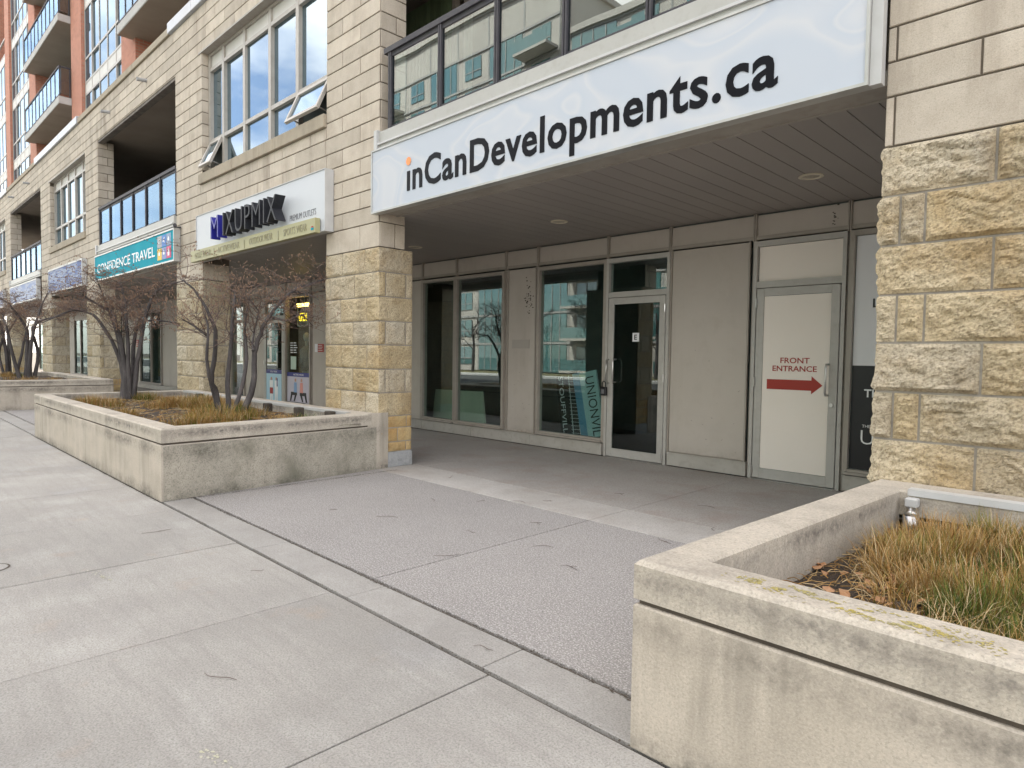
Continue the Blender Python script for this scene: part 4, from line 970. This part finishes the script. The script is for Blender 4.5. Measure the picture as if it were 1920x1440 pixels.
slabs('porch_floor', MT['porch'], [-54, -44, -36, -28.5, -21.1, -14.6, -11.2, -7.42, -3.905, -.4, 5, 9], [5.66, 8.45], .006, seed=6)
# dirt that has gathered in the wide joint: crumbs along it
s = MB(); r = random.Random(9)
for k in range(900):
    t = r.choice([(2.20, .007), (2.53, .012)]); x = r.uniform(-7.3, -1.3); y = r.gauss(*t); q = r.uniform(.002, .005)*(1.5 if noise.noise(Vector((x*1.3, 0, 0))) > 0 else .7); a = r.uniform(0, 6)
    s.poly([(x+q*math.cos(a+u), y+q*.8*math.sin(a+u), .0018+.002*(q*1e4 % 1)) for u in (0, 1.2, 2.5, 3.6, 5)])
tag(s.build('joint_dirt', MT['joint']), 'dark dirt gathered along the paving joints', 'dirt', kind='stuff')
s = MB(); r = random.Random(10)
for k in range(800):
    x = r.uniform(-7.45, -1.4); ph = noise.noise(Vector((x*.9, 3.3, 0))); wd = .004+max(0, ph)*.035
    y = 2.515+r.uniform(-wd, .012); q = r.uniform(.003, .008); a = r.uniform(0, 6)
    s.poly([(x+q*1.6*math.cos(a+u), y+q*.6*math.sin(a+u), .0018+.002*(q*1e4 % 1)) for u in (0, 1.2, 2.5, 3.6, 5)])
for k in range(1200):       # crumbs and moss where planters meet the pavement
    x = r.uniform(-14.5, -7.45); y = 2.19-abs(r.gauss(0, .012)); q = r.uniform(.003, .010); a = r.uniform(0, 6)
    s.poly([(x+q*math.cos(a+u), y+q*.8*math.sin(a+u), .0018+.002*(q*1e4 % 1)) for u in (0, 1.2, 2.5, 3.6, 5)])
for k in range(500):
    t = r.random(); x = -7.43+(-.2)*t*0+abs(r.gauss(0, .012)); y = 2.2+t*3; q = r.uniform(.003, .010); a = r.uniform(0, 6)
    s.poly([(x+q*math.cos(a+u), y+q*.8*math.sin(a+u), .0018+.002*(q*1e4 % 1)) for u in (0, 1.2, 2.5, 3.6, 5)])
tag(s.build('joint_dirt', MT['joint']), 'brown grit washed against the strip and the planter foot', 'dirt', kind='stuff')
def blot(s, cx, cy, rx, ry, ang, z, rr, n=26):
    p = []
    for k in range(n):
        a = 2*math.pi*k/n; q = 1+.35*noise.noise(Vector((math.cos(a)*1.5+cx, math.sin(a)*1.5+cy, 2)))
        u, v = rx*math.cos(a)*q, ry*math.sin(a)*q; p.append((cx+u*math.cos(ang)-v*math.sin(ang), cy+u*math.sin(ang)+v*math.cos(ang), z))
    s.poly(p)
s = MB(); r = random.Random(3)
for (x, y, x2, y2) in ((-5.45, 1.12, -5.08, 1.19), (-2.66, .93, -2.40, .96)):
    for k in range(34):
        t = r.random(); px = x+(x2-x)*t+r.gauss(0, .006); py = y+(y2-y)*t+r.gauss(0, .012); q = r.uniform(.002, .007)
        s.poly([(px+q*1.5*math.cos(u), py+q*math.sin(u), .0018+.002*(q*1e4 % 1)) for u in (0, 1.2, 2.5, 3.6, 5)])
tag(s.build('paint_mark', MT['yellow_paint']), kind='structure')
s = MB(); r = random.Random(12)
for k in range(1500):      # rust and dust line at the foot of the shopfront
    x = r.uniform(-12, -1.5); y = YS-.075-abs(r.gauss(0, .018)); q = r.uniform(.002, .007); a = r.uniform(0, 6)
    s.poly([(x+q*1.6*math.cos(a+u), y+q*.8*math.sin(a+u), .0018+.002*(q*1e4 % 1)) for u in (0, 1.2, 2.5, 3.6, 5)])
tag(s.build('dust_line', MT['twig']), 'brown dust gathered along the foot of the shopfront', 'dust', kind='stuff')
# utility cover at the left edge
uc = thing('utility_cover', (-5.95, .62, 0), 'round utility cover set in the pavement at the left edge', 'cover')
s = MB(); s.cyl((-5.95, .62), .10, .0015, .004, 28); s.build('lid', MT['strip'], uc)
s = MB()
for k in range(32):
    a, b = 2*math.pi*k/32, 2*math.pi*(k+1)/32; P = lambda rr, q, z: (-5.95+rr*math.cos(q), .62+rr*math.sin(q), z)
    s.poly([P(.103, a, .0035), P(.115, a, .0035), P(.115, b, .0035), P(.103, b, .0035)])
s.build('rim', MT['joint'], uc)
# fallen twigs
r = random.Random(21)
tw = [(-4.72, 5.3, 20), (-5.6, 4.4, -40), (-3.6, 4.0, 35), (-3.1, 3.75, 10), (-4.35, 3.85, 15), (-3.95, 3.25, 60), (-3.0, 4.9, -30), (-6.5, 5.4, -70), (-4.9, 5.05, 5), (-4.4, 6.2, 10), (-5.9, 3.35, 80), (-2.9, 5.6, -55), (-2.6, 5.2, 25), (-5.2, 4.75, 50), (-3.4, 6.4, 0), (-4.15, 4.5, 12), (-2.55, 2.36, 30), (-4.6, 2.0, 70), (-6.2, 1.8, 85), (-3.2, 1.2, 20), (-5.3, 3.6, 30)]
wh = ['near the band of smooth paving', 'by the glass door', 'in the middle of the entrance paving', 'close to the long joint', 'beside the right planter', 'towards the left planter', 'out on the sidewalk']
for i, (x, y, a) in enumerate(tw):
    L_ = r.uniform(.08, .24); a = R(a); s = MB(); p = [(x+L_*(t-.5)*math.cos(a)+.02*math.sin(t*5+i)*math.sin(a), y+L_*(t-.5)*math.sin(a)-.02*math.sin(t*5+i)*math.cos(a), .007+.004*math.sin(t*3)) for t in (0, .25, .5, .75, 1)]
    s.tube(p, [.0012, .0016, .002, .002, .0014], 5)
    if i % 3 == 0: s.tube([p[2], (p[2][0]+.05*math.cos(a+.7), p[2][1]+.05*math.sin(a+.7), .012)], [.002, .0012], 4)
    tag(s.build('fallen_twig', MT['twig'], origin=(x, y, 0)), 'thin brown twig lying on the paving of the entrance area', 'twig', 'fallen twigs on the paving')

# ------------------------------------------------------------------ planters
def planter(name, label, fl, fr, bl, br, zt, soil, zg=.60, wall=.215, metal_back=True):
    """corner points (x, y) of the outside; walls follow them"""
    t = thing(name, ((fl[0]+fr[0])/2, fl[1], 0), label, 'planter')
    def inset(w_):
        return ((fl[0]+w_, fl[1]+w_), (fr[0]-w_, fr[1]+w_), (br[0]-w_, br[1]-.34), (bl[0]+w_, bl[1]-.34))
    O = (fl, fr, br, bl)
    def ring(s, Oa, Ia, z0, z1, ch=.0, bot=False, mt=0):
        I = Ia
        for k in range(4):
            a, b = Oa[k], Oa[(k+1) % 4]; c, d = I[k], I[(k+1) % 4]
            cen = ((fl[0]+fr[0])/2, (fl[1]+bl[1])/2)
            n = max(1, int(math.hypot(b[0]-a[0], b[1]-a[1])/.4))
            s.poly([(a[0], a[1], z0), (b[0], b[1], z0), (b[0], b[1], z1-ch), (a[0], a[1], z1-ch)])
            def mv(p, q, e): 
                dx = 1 if q[0] > p[0] else -1; dy = 1 if q[1] > p[1] else -1
                return (p[0]+dx*e, p[1]+dy*e)
            a2, b2 = mv(a, c, ch), mv(b, d, ch); c2, d2 = mv(c, a, ch*.7), mv(d, b, ch*.7)
            if ch: s.poly([(a[0], a[1], z1-ch), (b[0], b[1], z1-ch), (b2[0], b2[1], z1), (a2[0], a2[1], z1)])
            s.poly([(a2[0], a2[1], z1), (b2[0], b2[1], z1), (d2[0], d2[1], z1), (c2[0], c2[1], z1)])
            if ch: s.poly([(c2[0], c2[1], z1), (d2[0], d2[1], z1), (d[0], d[1], z1-ch*.7), (c[0], c[1], z1-ch*.7)])
            s.poly([(d[0], d[1], z0), (c[0], c[1], z0), (c[0], c[1], z1-ch*.7), (d[0], d[1], z1-ch*.7)])
            if bot: s.poly([(b[0], b[1], z0), (a[0], a[1], z0), (c[0], c[1], z0), (d[0], d[1], z0)])
    I = inset(wall); I2 = inset(wall-.012)
    s = MB(); ring(s, O, I2, 0, zg, .008); s.build('planter_wall', MT['planter'], t)
    e = .018; G = ((fl[0]+e, fl[1]+e), (fr[0]-e, fr[1]+e), (br[0]-e, br[1]), (bl[0]+e, bl[1]))
    s = MB(); ring(s, G, I2, zg, zg+.022, 0); s.build('groove', MT['joint'], t)
    s = MB(); ring(s, O, I, zg+.022, zt, .018, True); s.build('cap', MT['planter_cap'], t)
    s = MB()
    for k in range(4):
        c, d = I[k], I[(k+1) % 4]; s.poly([(d[0], d[1], .3), (c[0], c[1], .3), (c[0], c[1], zg+.022), (d[0], d[1], zg+.022)])
    s.build('lining', MT['planter_cap'], t)
    # soil as an uneven bed
    s = MB(); n, m_ = max(20, int((fr[0]-fl[0])/.12)), 26; z_ = {}
    for i in range(n+1):
        for j in range(m_+1):
            x = I[0][0]-.05+(I[1][0]-I[0][0]+.1)*i/n; y = I[0][1]-.05+(I[3][1]-I[0][1]+.1)*j/m_
            s.v.append((x, y, soil(x, y)+.02*noise.noise(Vector((x*7, y*7, 1)))+.012*noise.noise(Vector((x*21, y*21, 1)))))
    for i in range(n):
        for j in range(m_):
            c = i*(m_+1)+j; s.f.append((c, c+m_+1, c+m_+2, c+1)); s.t.append(.5); s.m.append(0)
    s.build('soil', MT['mulch'], t, smooth=True)
    return t, I
def sm(a, b, x): x = max(0, min(1, (x-a)/(b-a))); return x*x*(3-2*x)
soilR = lambda x, y: .52+.10*sm(-1.25, -.2, x)*sm(2.4, 3.2, y)
soilM = lambda x, y: .655+.03*noise.noise(Vector((x, y, 0)))
pR, IR = planter('concrete_planter', 'large pale concrete planter with dry grass in the right foreground', (-1.48, 2.2), (5.2, 2.2), (-1.36, 5.02), (5.2, 5.02), .78, soilR)
pM, IM = planter('concrete_planter', 'stained concrete planter with two bare shrubs beside the light stone pier', (-14.6, 2.2), (-7.42, 2.2), (-14.6, 5.02), (-7.64, 5.02), .78, soilM)
pL, IL = planter('concrete_planter', 'farther concrete planter with bare shrubs at the left edge', (-28.6, 2.2), (-21.1, 2.2), (-28.6, 5.02), (-21.1, 5.02), .78, soilM)
s = MB(); s.box(-1.10, 4.9, 4.670, 4.678, .752, .792); s.box(-1.10, 4.9, 4.678, 4.76, .783, .792); s.build('flashing', MT['white_metal'], pR)
s = MB(); s.box(-14.3, -7.9, 4.670, 4.678, .752, .792); s.box(-14.3, -7.9, 4.678, 4.76, .783, .792); s.build('flashing', MT['kerb'], pM)
s = MB(); s.poly([(-7.417, 2.22, .004), (-7.632, 5.0, .004), (-7.632, 5.0, .588), (-7.417, 2.22, .588)]); s.build('stained_end', MT['planter_end'], pM)
bx('patch', MT['planter'], pM, -7.655, -7.632, 4.86, 5.19, .0, .785)
# lichen crust on the cap: many tiny flakes
s = MB(); r = random.Random(5)
for k in range(1700):
    x = r.choice([r.gauss(-.95, .08), r.gauss(-.72, .13), r.gauss(-.50, .1), r.gauss(-.62, .2)]); y = r.gauss(2.29, .028)+(.02 if x < -.8 else 0)
    if not (2.225 < y < 2.40) or x < -1.15: continue
    if noise.noise(Vector((x*11, y*26, 4))) < -.02: continue
    q = r.uniform(.0015, .005); a = r.uniform(0, 6); s.poly([(x+q*1.3*math.cos(a+u), y+q*math.sin(a+u), .7806+.0016*r.random()) for u in (0, 1, 2.1, 3.3, 4.2, 5.4)])
tag(s.build('lichen', MT['lichen'], pR), kind='stuff')
# tap fitting in the corner of the right planter
tp = thing('garden_tap', (-1.05, 4.62, .62), 'small white pipe fitting in the back corner of the right planter', 'tap')
bx('box', MT['white_metal'], tp, -1.10, -1.03, 4.60, 4.67, .69, .745, c=.006); s = MB(); s.tube([(-1.065, 4.62, .69), (-1.065, 4.62, .66), (-1.06, 4.60, .64)], [.018, .024, .04], 12); s.tube([(-1.06, 4.6, .64), (-1.06, 4.6, .5)], .045, 14); s.build('pipe', MT['steel'], tp, smooth=True)
# timber pegs behind the shrubs
for i, (x, y, lb) in enumerate(((-9.95, 4.50, 'dark square timber peg in the planter beside the shrub trunk'), (-8.95, 4.52, 'dark square timber peg in the middle of three along the planter rim'), (-8.1, 4.55, 'lowest dark timber peg in the planter corner by the stone pier'), (-12.9, 4.5, 'dark square timber peg between the two shrubs'))):
    s = MB(); s.box(x-.075, x+.075, y-.05, y+.05, .6, .80-.0*i, c=.01); tag(s.build('timber_peg', MT['timber'], origin=(x, y, .6)), lb, 'peg', 'dark timber pegs along the planter rim')

# ------------------------------------------------------------------ grass
def blade(s, r, x, y, z, h, lean, az, tone, w0=.0035, seg=4, droop=1.):
    p = Vector((x, y, z)); d = Vector((math.cos(az), math.sin(az), 0)); side = Vector((-d.y, d.x, 0)); ang = lean*.25
    b = len(s.v); st = h/seg
    for k in range(seg+1):
        wd = w0*(1-.85*k/seg)
        s.v.append(tuple(p-side*wd)); s.v.append(tuple(p+side*wd))
        a = ang; p = p+(d*math.sin(a)+Vector((0, 0, math.cos(a))))*st; ang += lean*droop*.42
    for k in range(seg):
        s.f.append((b+2*k, b+2*k+1, b+2*k+3, b+2*k+2)); s.t.append(max(0, min(1, tone+.02*k))); s.m.append(0)
def grassbed(name, label, tufts, seed, parent=None):
    s = MB(); r = random.Random(seed)
    for (x, y, z, rad, n, h, base, spr, drp, w0) in tufts:
        for k in range(n):
            a = r.uniform(0, 2*math.pi); q = rad*math.sqrt(r.random()); bxx, byy = x+q*math.cos(a), y+q*math.sin(a)
            lean = (.15+.9*q/rad*r.random())*spr+abs(r.gauss(0, .15)); az = a+r.gauss(0, .7)
            tone = base+r.gauss(0, .13); 
            if r.random() < .10: tone = r.uniform(.85, 1)
            blade(s, r, bxx, byy, z, h*r.uniform(.55, 1.15), lean, az, tone, w0*r.uniform(.7, 1.3), 4, drp)
    return tag(s.build(name, MT['grass']), label, 'grass', kind='stuff')
r = random.Random(31); T = []
for k in range(230):
    x = r.uniform(-1.0, 1.5); y = r.uniform(2.55, 4.52)
    if x < -.98+.42*max(0, (3.75-y)) and x < -.45: continue
    g = noise.noise(Vector((x*2.2, y*2.2, 5)))
    base = .42+.50*g+(.20 if y > 3.5 else -.02)
    T.append((x, y, soilR(x, y)-.01, .13, 150, .115+.05*r.random()+(.045 if y > 3.5 else 0), base, .75, 1.0, .0024))
for k in range(75):       # green undergrowth
    x = r.uniform(-.95, 1.2); y = r.uniform(2.5, 4.1)
    if x < -.98+.36*max(0, (3.75-y)): continue
    T.append((x, y, soilR(x, y)-.01, .09, 90, .125, .10, .9, .8, .003))
for k in range(110):       # long drooping straw at the front and left edge, matted over
    if k % 2: x = r.uniform(-.62, 1.2); y = 2.50+.35*r.random()
    else: y = r.uniform(2.8, 4.2); x = -.95+.36*max(0, 3.7-y)+r.uniform(-.06, .08)
    T.append((x, y, soilR(x, y)-.01, .12, 34 if k % 2 else 20, .24 if k % 2 else .19, .84 if k % 2 else .62, 2.1, 1.2, .0022))
grassbed('ornamental_grass', 'dense tawny and green grass filling the right foreground planter', T, 1)
# litter on the soil of the right planter
s = MB(); r = random.Random(41)
for k in range(1500):
    x = r.uniform(-1.22, .8); y = r.uniform(2.43, 4.6); z = soilR(x, y)+r.uniform(.004, .03); a = r.uniform(0, math.pi); L_ = r.uniform(.03, .16)
    s.tube([(x-L_/2*math.cos(a), y-L_/2*math.sin(a), z), (x, y, z+.012), (x+L_/2*math.cos(a), y+L_/2*math.sin(a), z)], r.uniform(.0011, .0026), 3, tone=r.uniform(.6, 1))
tag(s.build('straw_litter', MT['grass']), 'loose straw lying on the soil of the right planter', 'litter', kind='stuff')
s = MB()
for k in range(44):
    x = r.uniform(-1.22, -.75) if k % 3 else r.uniform(-.9, .0); y = r.uniform(2.5, 3.5); z = soilR(x, y)+.025; q = r.uniform(.014, .03); a = r.uniform(0, 6)
    c = (x, y, z+.01); P = [(x+q*math.cos(a+u)*(1.6 if i == 0 else 1), y+q*math.sin(a+u), z+r.uniform(-.01, .018)) for i, u in enumerate((0, .9, 1.8, 2.8, 3.8, 5))]
    for i in range(6): s.poly([c, P[i], P[(i+1) % 6]])
tag(s.build('dead_leaves', MT['leaf']), 'curled brown leaves on the soil in the corner of the right planter', 'leaves', kind='stuff')
def tuftbed(name, label, x0, x1, n, seed, y0=2.6, y1=4.45, soil=soilM):
    r = random.Random(seed); T = []
    for k in range(n):
        x = r.uniform(x0, x1); y = r.uniform(y0, y1); g = noise.noise(Vector((x*.9, y*1.1, seed)))
        if g < .02: continue
        base = .62+.25*noise.noise(Vector((x*.7, y*.9, seed+7)))
        if r.random() < .13: base = .18
        T.append((x, y, soil(x, y)-.01, .17, 110, .15+.12*g, base, .95, .9, .0045))
    return grassbed(name, label, T, seed+1)
tuftbed('ornamental_grass', 'tufts of orange brown grass under the two bare shrubs', -13.9, -7.9, 190, 3)
tuftbed('ornamental_grass', 'tufts of brown grass in the farther planter', -28, -21.5, 60, 5)
s = MB(); r = random.Random(43)
for k in range(1500):
    x = r.uniform(-14.3, -7.8); y = r.uniform(2.45, 4.6); z = soilM(x, y)+r.uniform(.004, .03); a = r.uniform(0, math.pi); L_ = r.uniform(.03, .16)
    s.tube([(x-L_/2*math.cos(a), y-L_/2*math.sin(a), z), (x+L_/2*math.cos(a), y+L_/2*math.sin(a), z+.01)], .003, 3, tone=r.uniform(.5, 1), cap=False)
tag(s.build('straw_litter', MT['grass']), 'loose straw on the soil around the two shrubs', 'litter', kind='stuff')

# ------------------------------------------------------------------ shrubs
def shrub(base, zb, stems, label, seed, rad0=.04, ntw=230, top=1.75):
    r = random.Random(seed); t = thing('bare_shrub', (base[0], base[1], zb), label, 'shrub', 'bare multi-stemmed shrubs in the planters')
    d = Vector((base[0], base[1], 0)).normalized(); lat = Vector((d.y, -d.x, 0)); tr = MB(); tg = MB(); bd = MB(); tips = []
    for si, st in enumerate(stems):
        dep = r.uniform(-.35, .35); P = []
        for k, (sx, z) in enumerate(st):
            f = k/(len(st)-1)
            if z < .95: q = dep*.15
            else: q = dep*min(1, (z-.7)/1.2)+.10*math.sin(k*1.7+si)
            P.append(Vector((base[0], base[1], 0))+lat*sx+d*q+Vector((0, 0, z)))
        if P[0].z < 1.0: P[0].z = zb-.08; 
        # smooth with Catmull-Rom
        Q = []
        for k in range(len(P)-1):
            a, b, c, e = P[max(k-1, 0)], P[k], P[k+1], P[min(k+2, len(P)-1)]
            for u in (0, .25, .5, .75): Q.append(.5*((2*b)+(c-a)*u+(2*a-5*b+4*c-e)*u*u+(3*b-a-3*c+e)*u**3)+Vector((r.gauss(0, .006), r.gauss(0, .006), 0)))
        Q.append(P[-1]); n = len(Q); r0 = rad0*r.uniform(.75, 1.15)*(1 if st[0][1] < 1 else .45)
        tr.tube(Q, [r0*(1-.80*k/(n-1)) for k in range(n)], 8)
        for k in range(n):
            if Q[k].z > 1.55: tips.append((Q[k], (Q[min(k+1, n-1)]-Q[max(k-1, 0)]).normalized(), r0*(1-.8*k/(n-1))))
    def branch(p, dr, L_, rad, lvl):
        zt_ = zb+top+r.uniform(-.25, .65)
        n = 6; q = p.copy(); pts = [q.copy()]; v = dr.copy()
        for k in range(n):
            v = (v+Vector((r.gauss(0, .20), r.gauss(0, .20), r.gauss(.035, .15)))).normalized()
            q = q+v*(L_/n); 
            if q.z > zt_: v.z *= .5
            pts.append(q.copy())
        tg.tube(pts, [rad*(1-.75*k/n) for k in range(n+1)], 4 if lvl else 5, cap=False)
        if lvl < 2:
            for k in range(1, n+1):
                if r.random() < (.80 if lvl == 0 else .40):
                    a = r.uniform(0, 6.28); o = Vector((math.cos(a), math.sin(a), r.uniform(-.15, .8))).normalized()
                    branch(pts[k], (v*.5+o*.8).normalized(), L_*r.uniform(.35, .6), rad*.55, lvl+1)
        if lvl >= 1:
            for pp in pts[2:]:
                if r.random() < .5:
                    rr_ = r.uniform(.007, .012); bd.ell((pp.x, pp.y, pp.z+.008), rr_*.6, rr_*.6, rr_*1.3, 4, 3)
    for k in range(ntw):
        p, v, rr_ = r.choice(tips[len(tips)//9:]); a = r.uniform(0, 6.28)
        o = Vector((math.cos(a), math.sin(a), r.uniform(-.05, .55))).normalized()
        branch(p, (v*.45+o).normalized(), r.uniform(.35, .85), max(.003, min(.007, rr_*.5)), 0)
    tr.build('stem', MT['bark'], t, smooth=True, dowarp=False); tg.build('twigs', MT['twig'], t, dowarp=False); bd.build('buds', MT['bud'], t, dowarp=False)
    return t
S2 = [[(-0.05, 0.7), (-0.21, 1.13), (-0.16, 1.79), (-0.23, 2.12), (-0.44, 2.48), (-0.6, 2.6)], [(-0.11, 0.69), (-0.15, 0.99), (-0.26, 1.36), (-0.25, 1.9), (-0.29, 2.13)], [(0.01, 0.69), (0.01, 1.32), (0.08, 2.27), (0.13, 2.51)], [(0.03, 0.89), (0.25, 1.34), (0.24, 1.92), (0.31, 2.46)], [(0.15, 0.68), (0.34, 1.12), (0.37, 1.51), (0.43, 1.8), (0.58, 2.15), (0.91, 2.55), (1.15, 2.66), (1.38, 2.76)], [(0.34, 1.62), (0.34, 1.8), (0.43, 2.19), (0.37, 2.3), (0.27, 2.42)], [(-0.27, 1.83), (-0.44, 1.96), (-0.6, 2.06)], [(0.91, 2.55), (1.14, 2.52), (1.29, 2.43)], [(0.58, 2.15), (0.83, 2.09), (1.02, 2.18), (1.22, 2.02)]]
S1 = [[(-0.12, 0.78), (-0.12, 1.21), (-0.24, 1.67), (-0.49, 2.17), (-0.64, 2.29), (-0.92, 2.33), (-1.35, 2.08)], [(-0.02, 0.72), (-0.09, 1.52), (-0.21, 2.13), (-0.26, 2.3), (-0.49, 2.44), (-0.76, 2.63)], [(0.01, 0.72), (-0.01, 1.67), (-0.05, 2.28), (-0.06, 2.59), (-0.13, 2.87)], [(0.08, 0.74), (0.07, 1.52), (0.12, 1.98), (0.24, 2.17), (0.57, 2.19), (0.84, 2.15)], [(0.05, 0.74), (0.18, 1.68), (0.34, 2.49), (0.52, 2.78), (0.86, 2.94)], [(-0.06, 0.74), (-0.17, 1.77), (-0.39, 2.55), (-0.51, 2.94)]]
S3 = [[(-0.02, 0.74), (0.03, 1.91), (-0.04, 2.31), (-0.38, 2.9), (-0.6, 3.06)], [(0.13, 0.74), (0.28, 1.43), (0.15, 2.15), (0.4, 2.48), (0.88, 2.64), (1.09, 2.84)], [(-0.14, 0.78), (-0.28, 1.19), (-0.47, 2.23), (-0.55, 2.6)], [(0.05, 0.78), (0.13, 1.83), (0.34, 2.8), (0.54, 3.3)]]
shrub((-9.6, 3.75), .66, S2, 'bare spreading shrub nearest the light stone pier', 51, .046, 84)
shrub((-13.8, 3.55), .66, S1, 'bare shrub at the far end of the stained middle planter', 52, .045, 112)
shrub((-24., 3.45), .66, S3, 'bare shrub in the farther planter, right of its neighbour', 53, .06, 90, 2.2)
shrub((-27.6, 3.5), .66, [[(a*-1, b) for a, b in st] for st in S3], 'bare shrub cut by the left edge of the picture', 54, .06, 90, 2.2)

# ------------------------------------------------------------------ across the street (seen in the glass)
def condo(name, label, x0, x1, y, H, seed, fh=3.0):
    t = thing(name, ((x0+x1)/2, y, 0), label, 'building'); r = random.Random(seed)
    s = MB(); s.box(x0, x1, y-12, y, 0, H); s.box(x0-.3, x1+.3, y-12.3, y+.3, H, H+.5); s.build('wall', MT['opp_wall'], t, dowarp=False)
    gm = MB()
    for k in range(1, int(H/fh)+1): gm.box(x0, x1, y+.031, y+.12, k*fh-.18, k*fh+.02, mi=2)
    n = int((x1-x0)/4.2); w_ = (x1-x0)/n; nf = min(int(H/fh), 10); cnt = 0; wm = bm = None
    for i in range(n):
        kind = ('win', 'bay', 'bal', 'win', 'bay')[(i+seed) % 5]
        for g in (0, 1): gm.box(x0+w_*i-.02+g*w_*.98, x0+w_*i+.06+g*w_*.98, y, y+.03, 0, H-.1, mi=2)
        for f in range(nf):
            X = x0+w_*i; z = f*fh
            if cnt >= 98: break
            cnt += 1
            if wm is None:
                q = MB(); q.box(0, w_*.52, 0, .06, 0, fh*.62); wm = q.build('window', MT['glass_opp'], t, dowarp=False); wm.location = (X+w_*.24-ROOT[t.name][0], y+.01-ROOT[t.name][1], z+.7); wm.data.transform(Matrix.Translation(Vector(ROOT[t.name])))
                continue
            o = wm.copy(); col.objects.link(o); o.parent = t; o.location = (X+w_*.24-ROOT[t.name][0], y+.01-ROOT[t.name][1], z+.7)
            if kind == 'bay': o.scale = (1.75, 1, 1.45); o.location.x = X+.04*w_-ROOT[t.name][0]; o.location.z = z+.05
            if kind == 'bal':
                gm.box(X+.2, X+w_-.2, y, y+1.6, z+.1, z+.32)
                gm.box(X+.25, X+w_-.25, y+1.5, y+1.55, z+.32, z+1.3, mi=1)
            if kind != 'bay':
                gm.box(X+w_*.5-.04, X+w_*.5+.04, y+.07, y+.12, z+.7, z+.7+fh*.62, mi=2); gm.box(X+w_*.24, X+w_*.76, y+.07, y+.12, z+1.3, z+1.38, mi=2)
            else:
                for g in (.25, .5, .75): gm.box(X+w_*g-.04, X+w_*g+.04, y+.07, y+.12, z+.1, z+.05+fh*.9, mi=2)
    gm.build('balconies', [MT['opp_wall'], MT['glass_opp'], MT['opp_dark']], t, dowarp=False)
condo('condo_building', 'pale condominium with teal windows across the street, seen reflected', -34, 12, -30, 27, 1)
condo('condo_building', 'taller pale condominium farther along the street, seen reflected', -62, -36, -31, 33, 2)
condo('condo_building', 'low white terrace block far down the street, seen reflected', -115, -64, -30, 21, 3)
rr = random.Random(88)
for i, x in enumerate((-6, -14, -21, -27, -33, -40, -48)):
    t = thing('street_tree', (x, -25.5, 0), 'bare street tree on the lawn across the road, seen reflected', 'tree', 'bare street trees across the road'); s = MB(); s.tube([(x, -25.5, 0), (x+.1, -25.5, 2.5), (x, -25.4, 5)], [.16, .12, .06], 8)
    def br(p, d, L_, rad, lv):
        q = p+d*L_; s.tube([p, (p+q)/2+Vector((rr.gauss(0, .06), rr.gauss(0, .06), 0)), q], [rad, rad*.8, rad*.5], 4, cap=False)
        if lv < 4:
            for k in range(3): br(q, (d+Vector((rr.gauss(0, .5), rr.gauss(0, .5), rr.gauss(.1, .3)))).normalized(), L_*.72, rad*.55, lv+1)
    for k in range(6): a = rr.uniform(0, 6.3); br(Vector((x, -25.45, 2.2+.4*k)), Vector((math.cos(a)*.7, math.sin(a)*.7, .8)).normalized(), 1.2, .06, 1)
    s.build('branches', MT['bark'], t, dowarp=False)
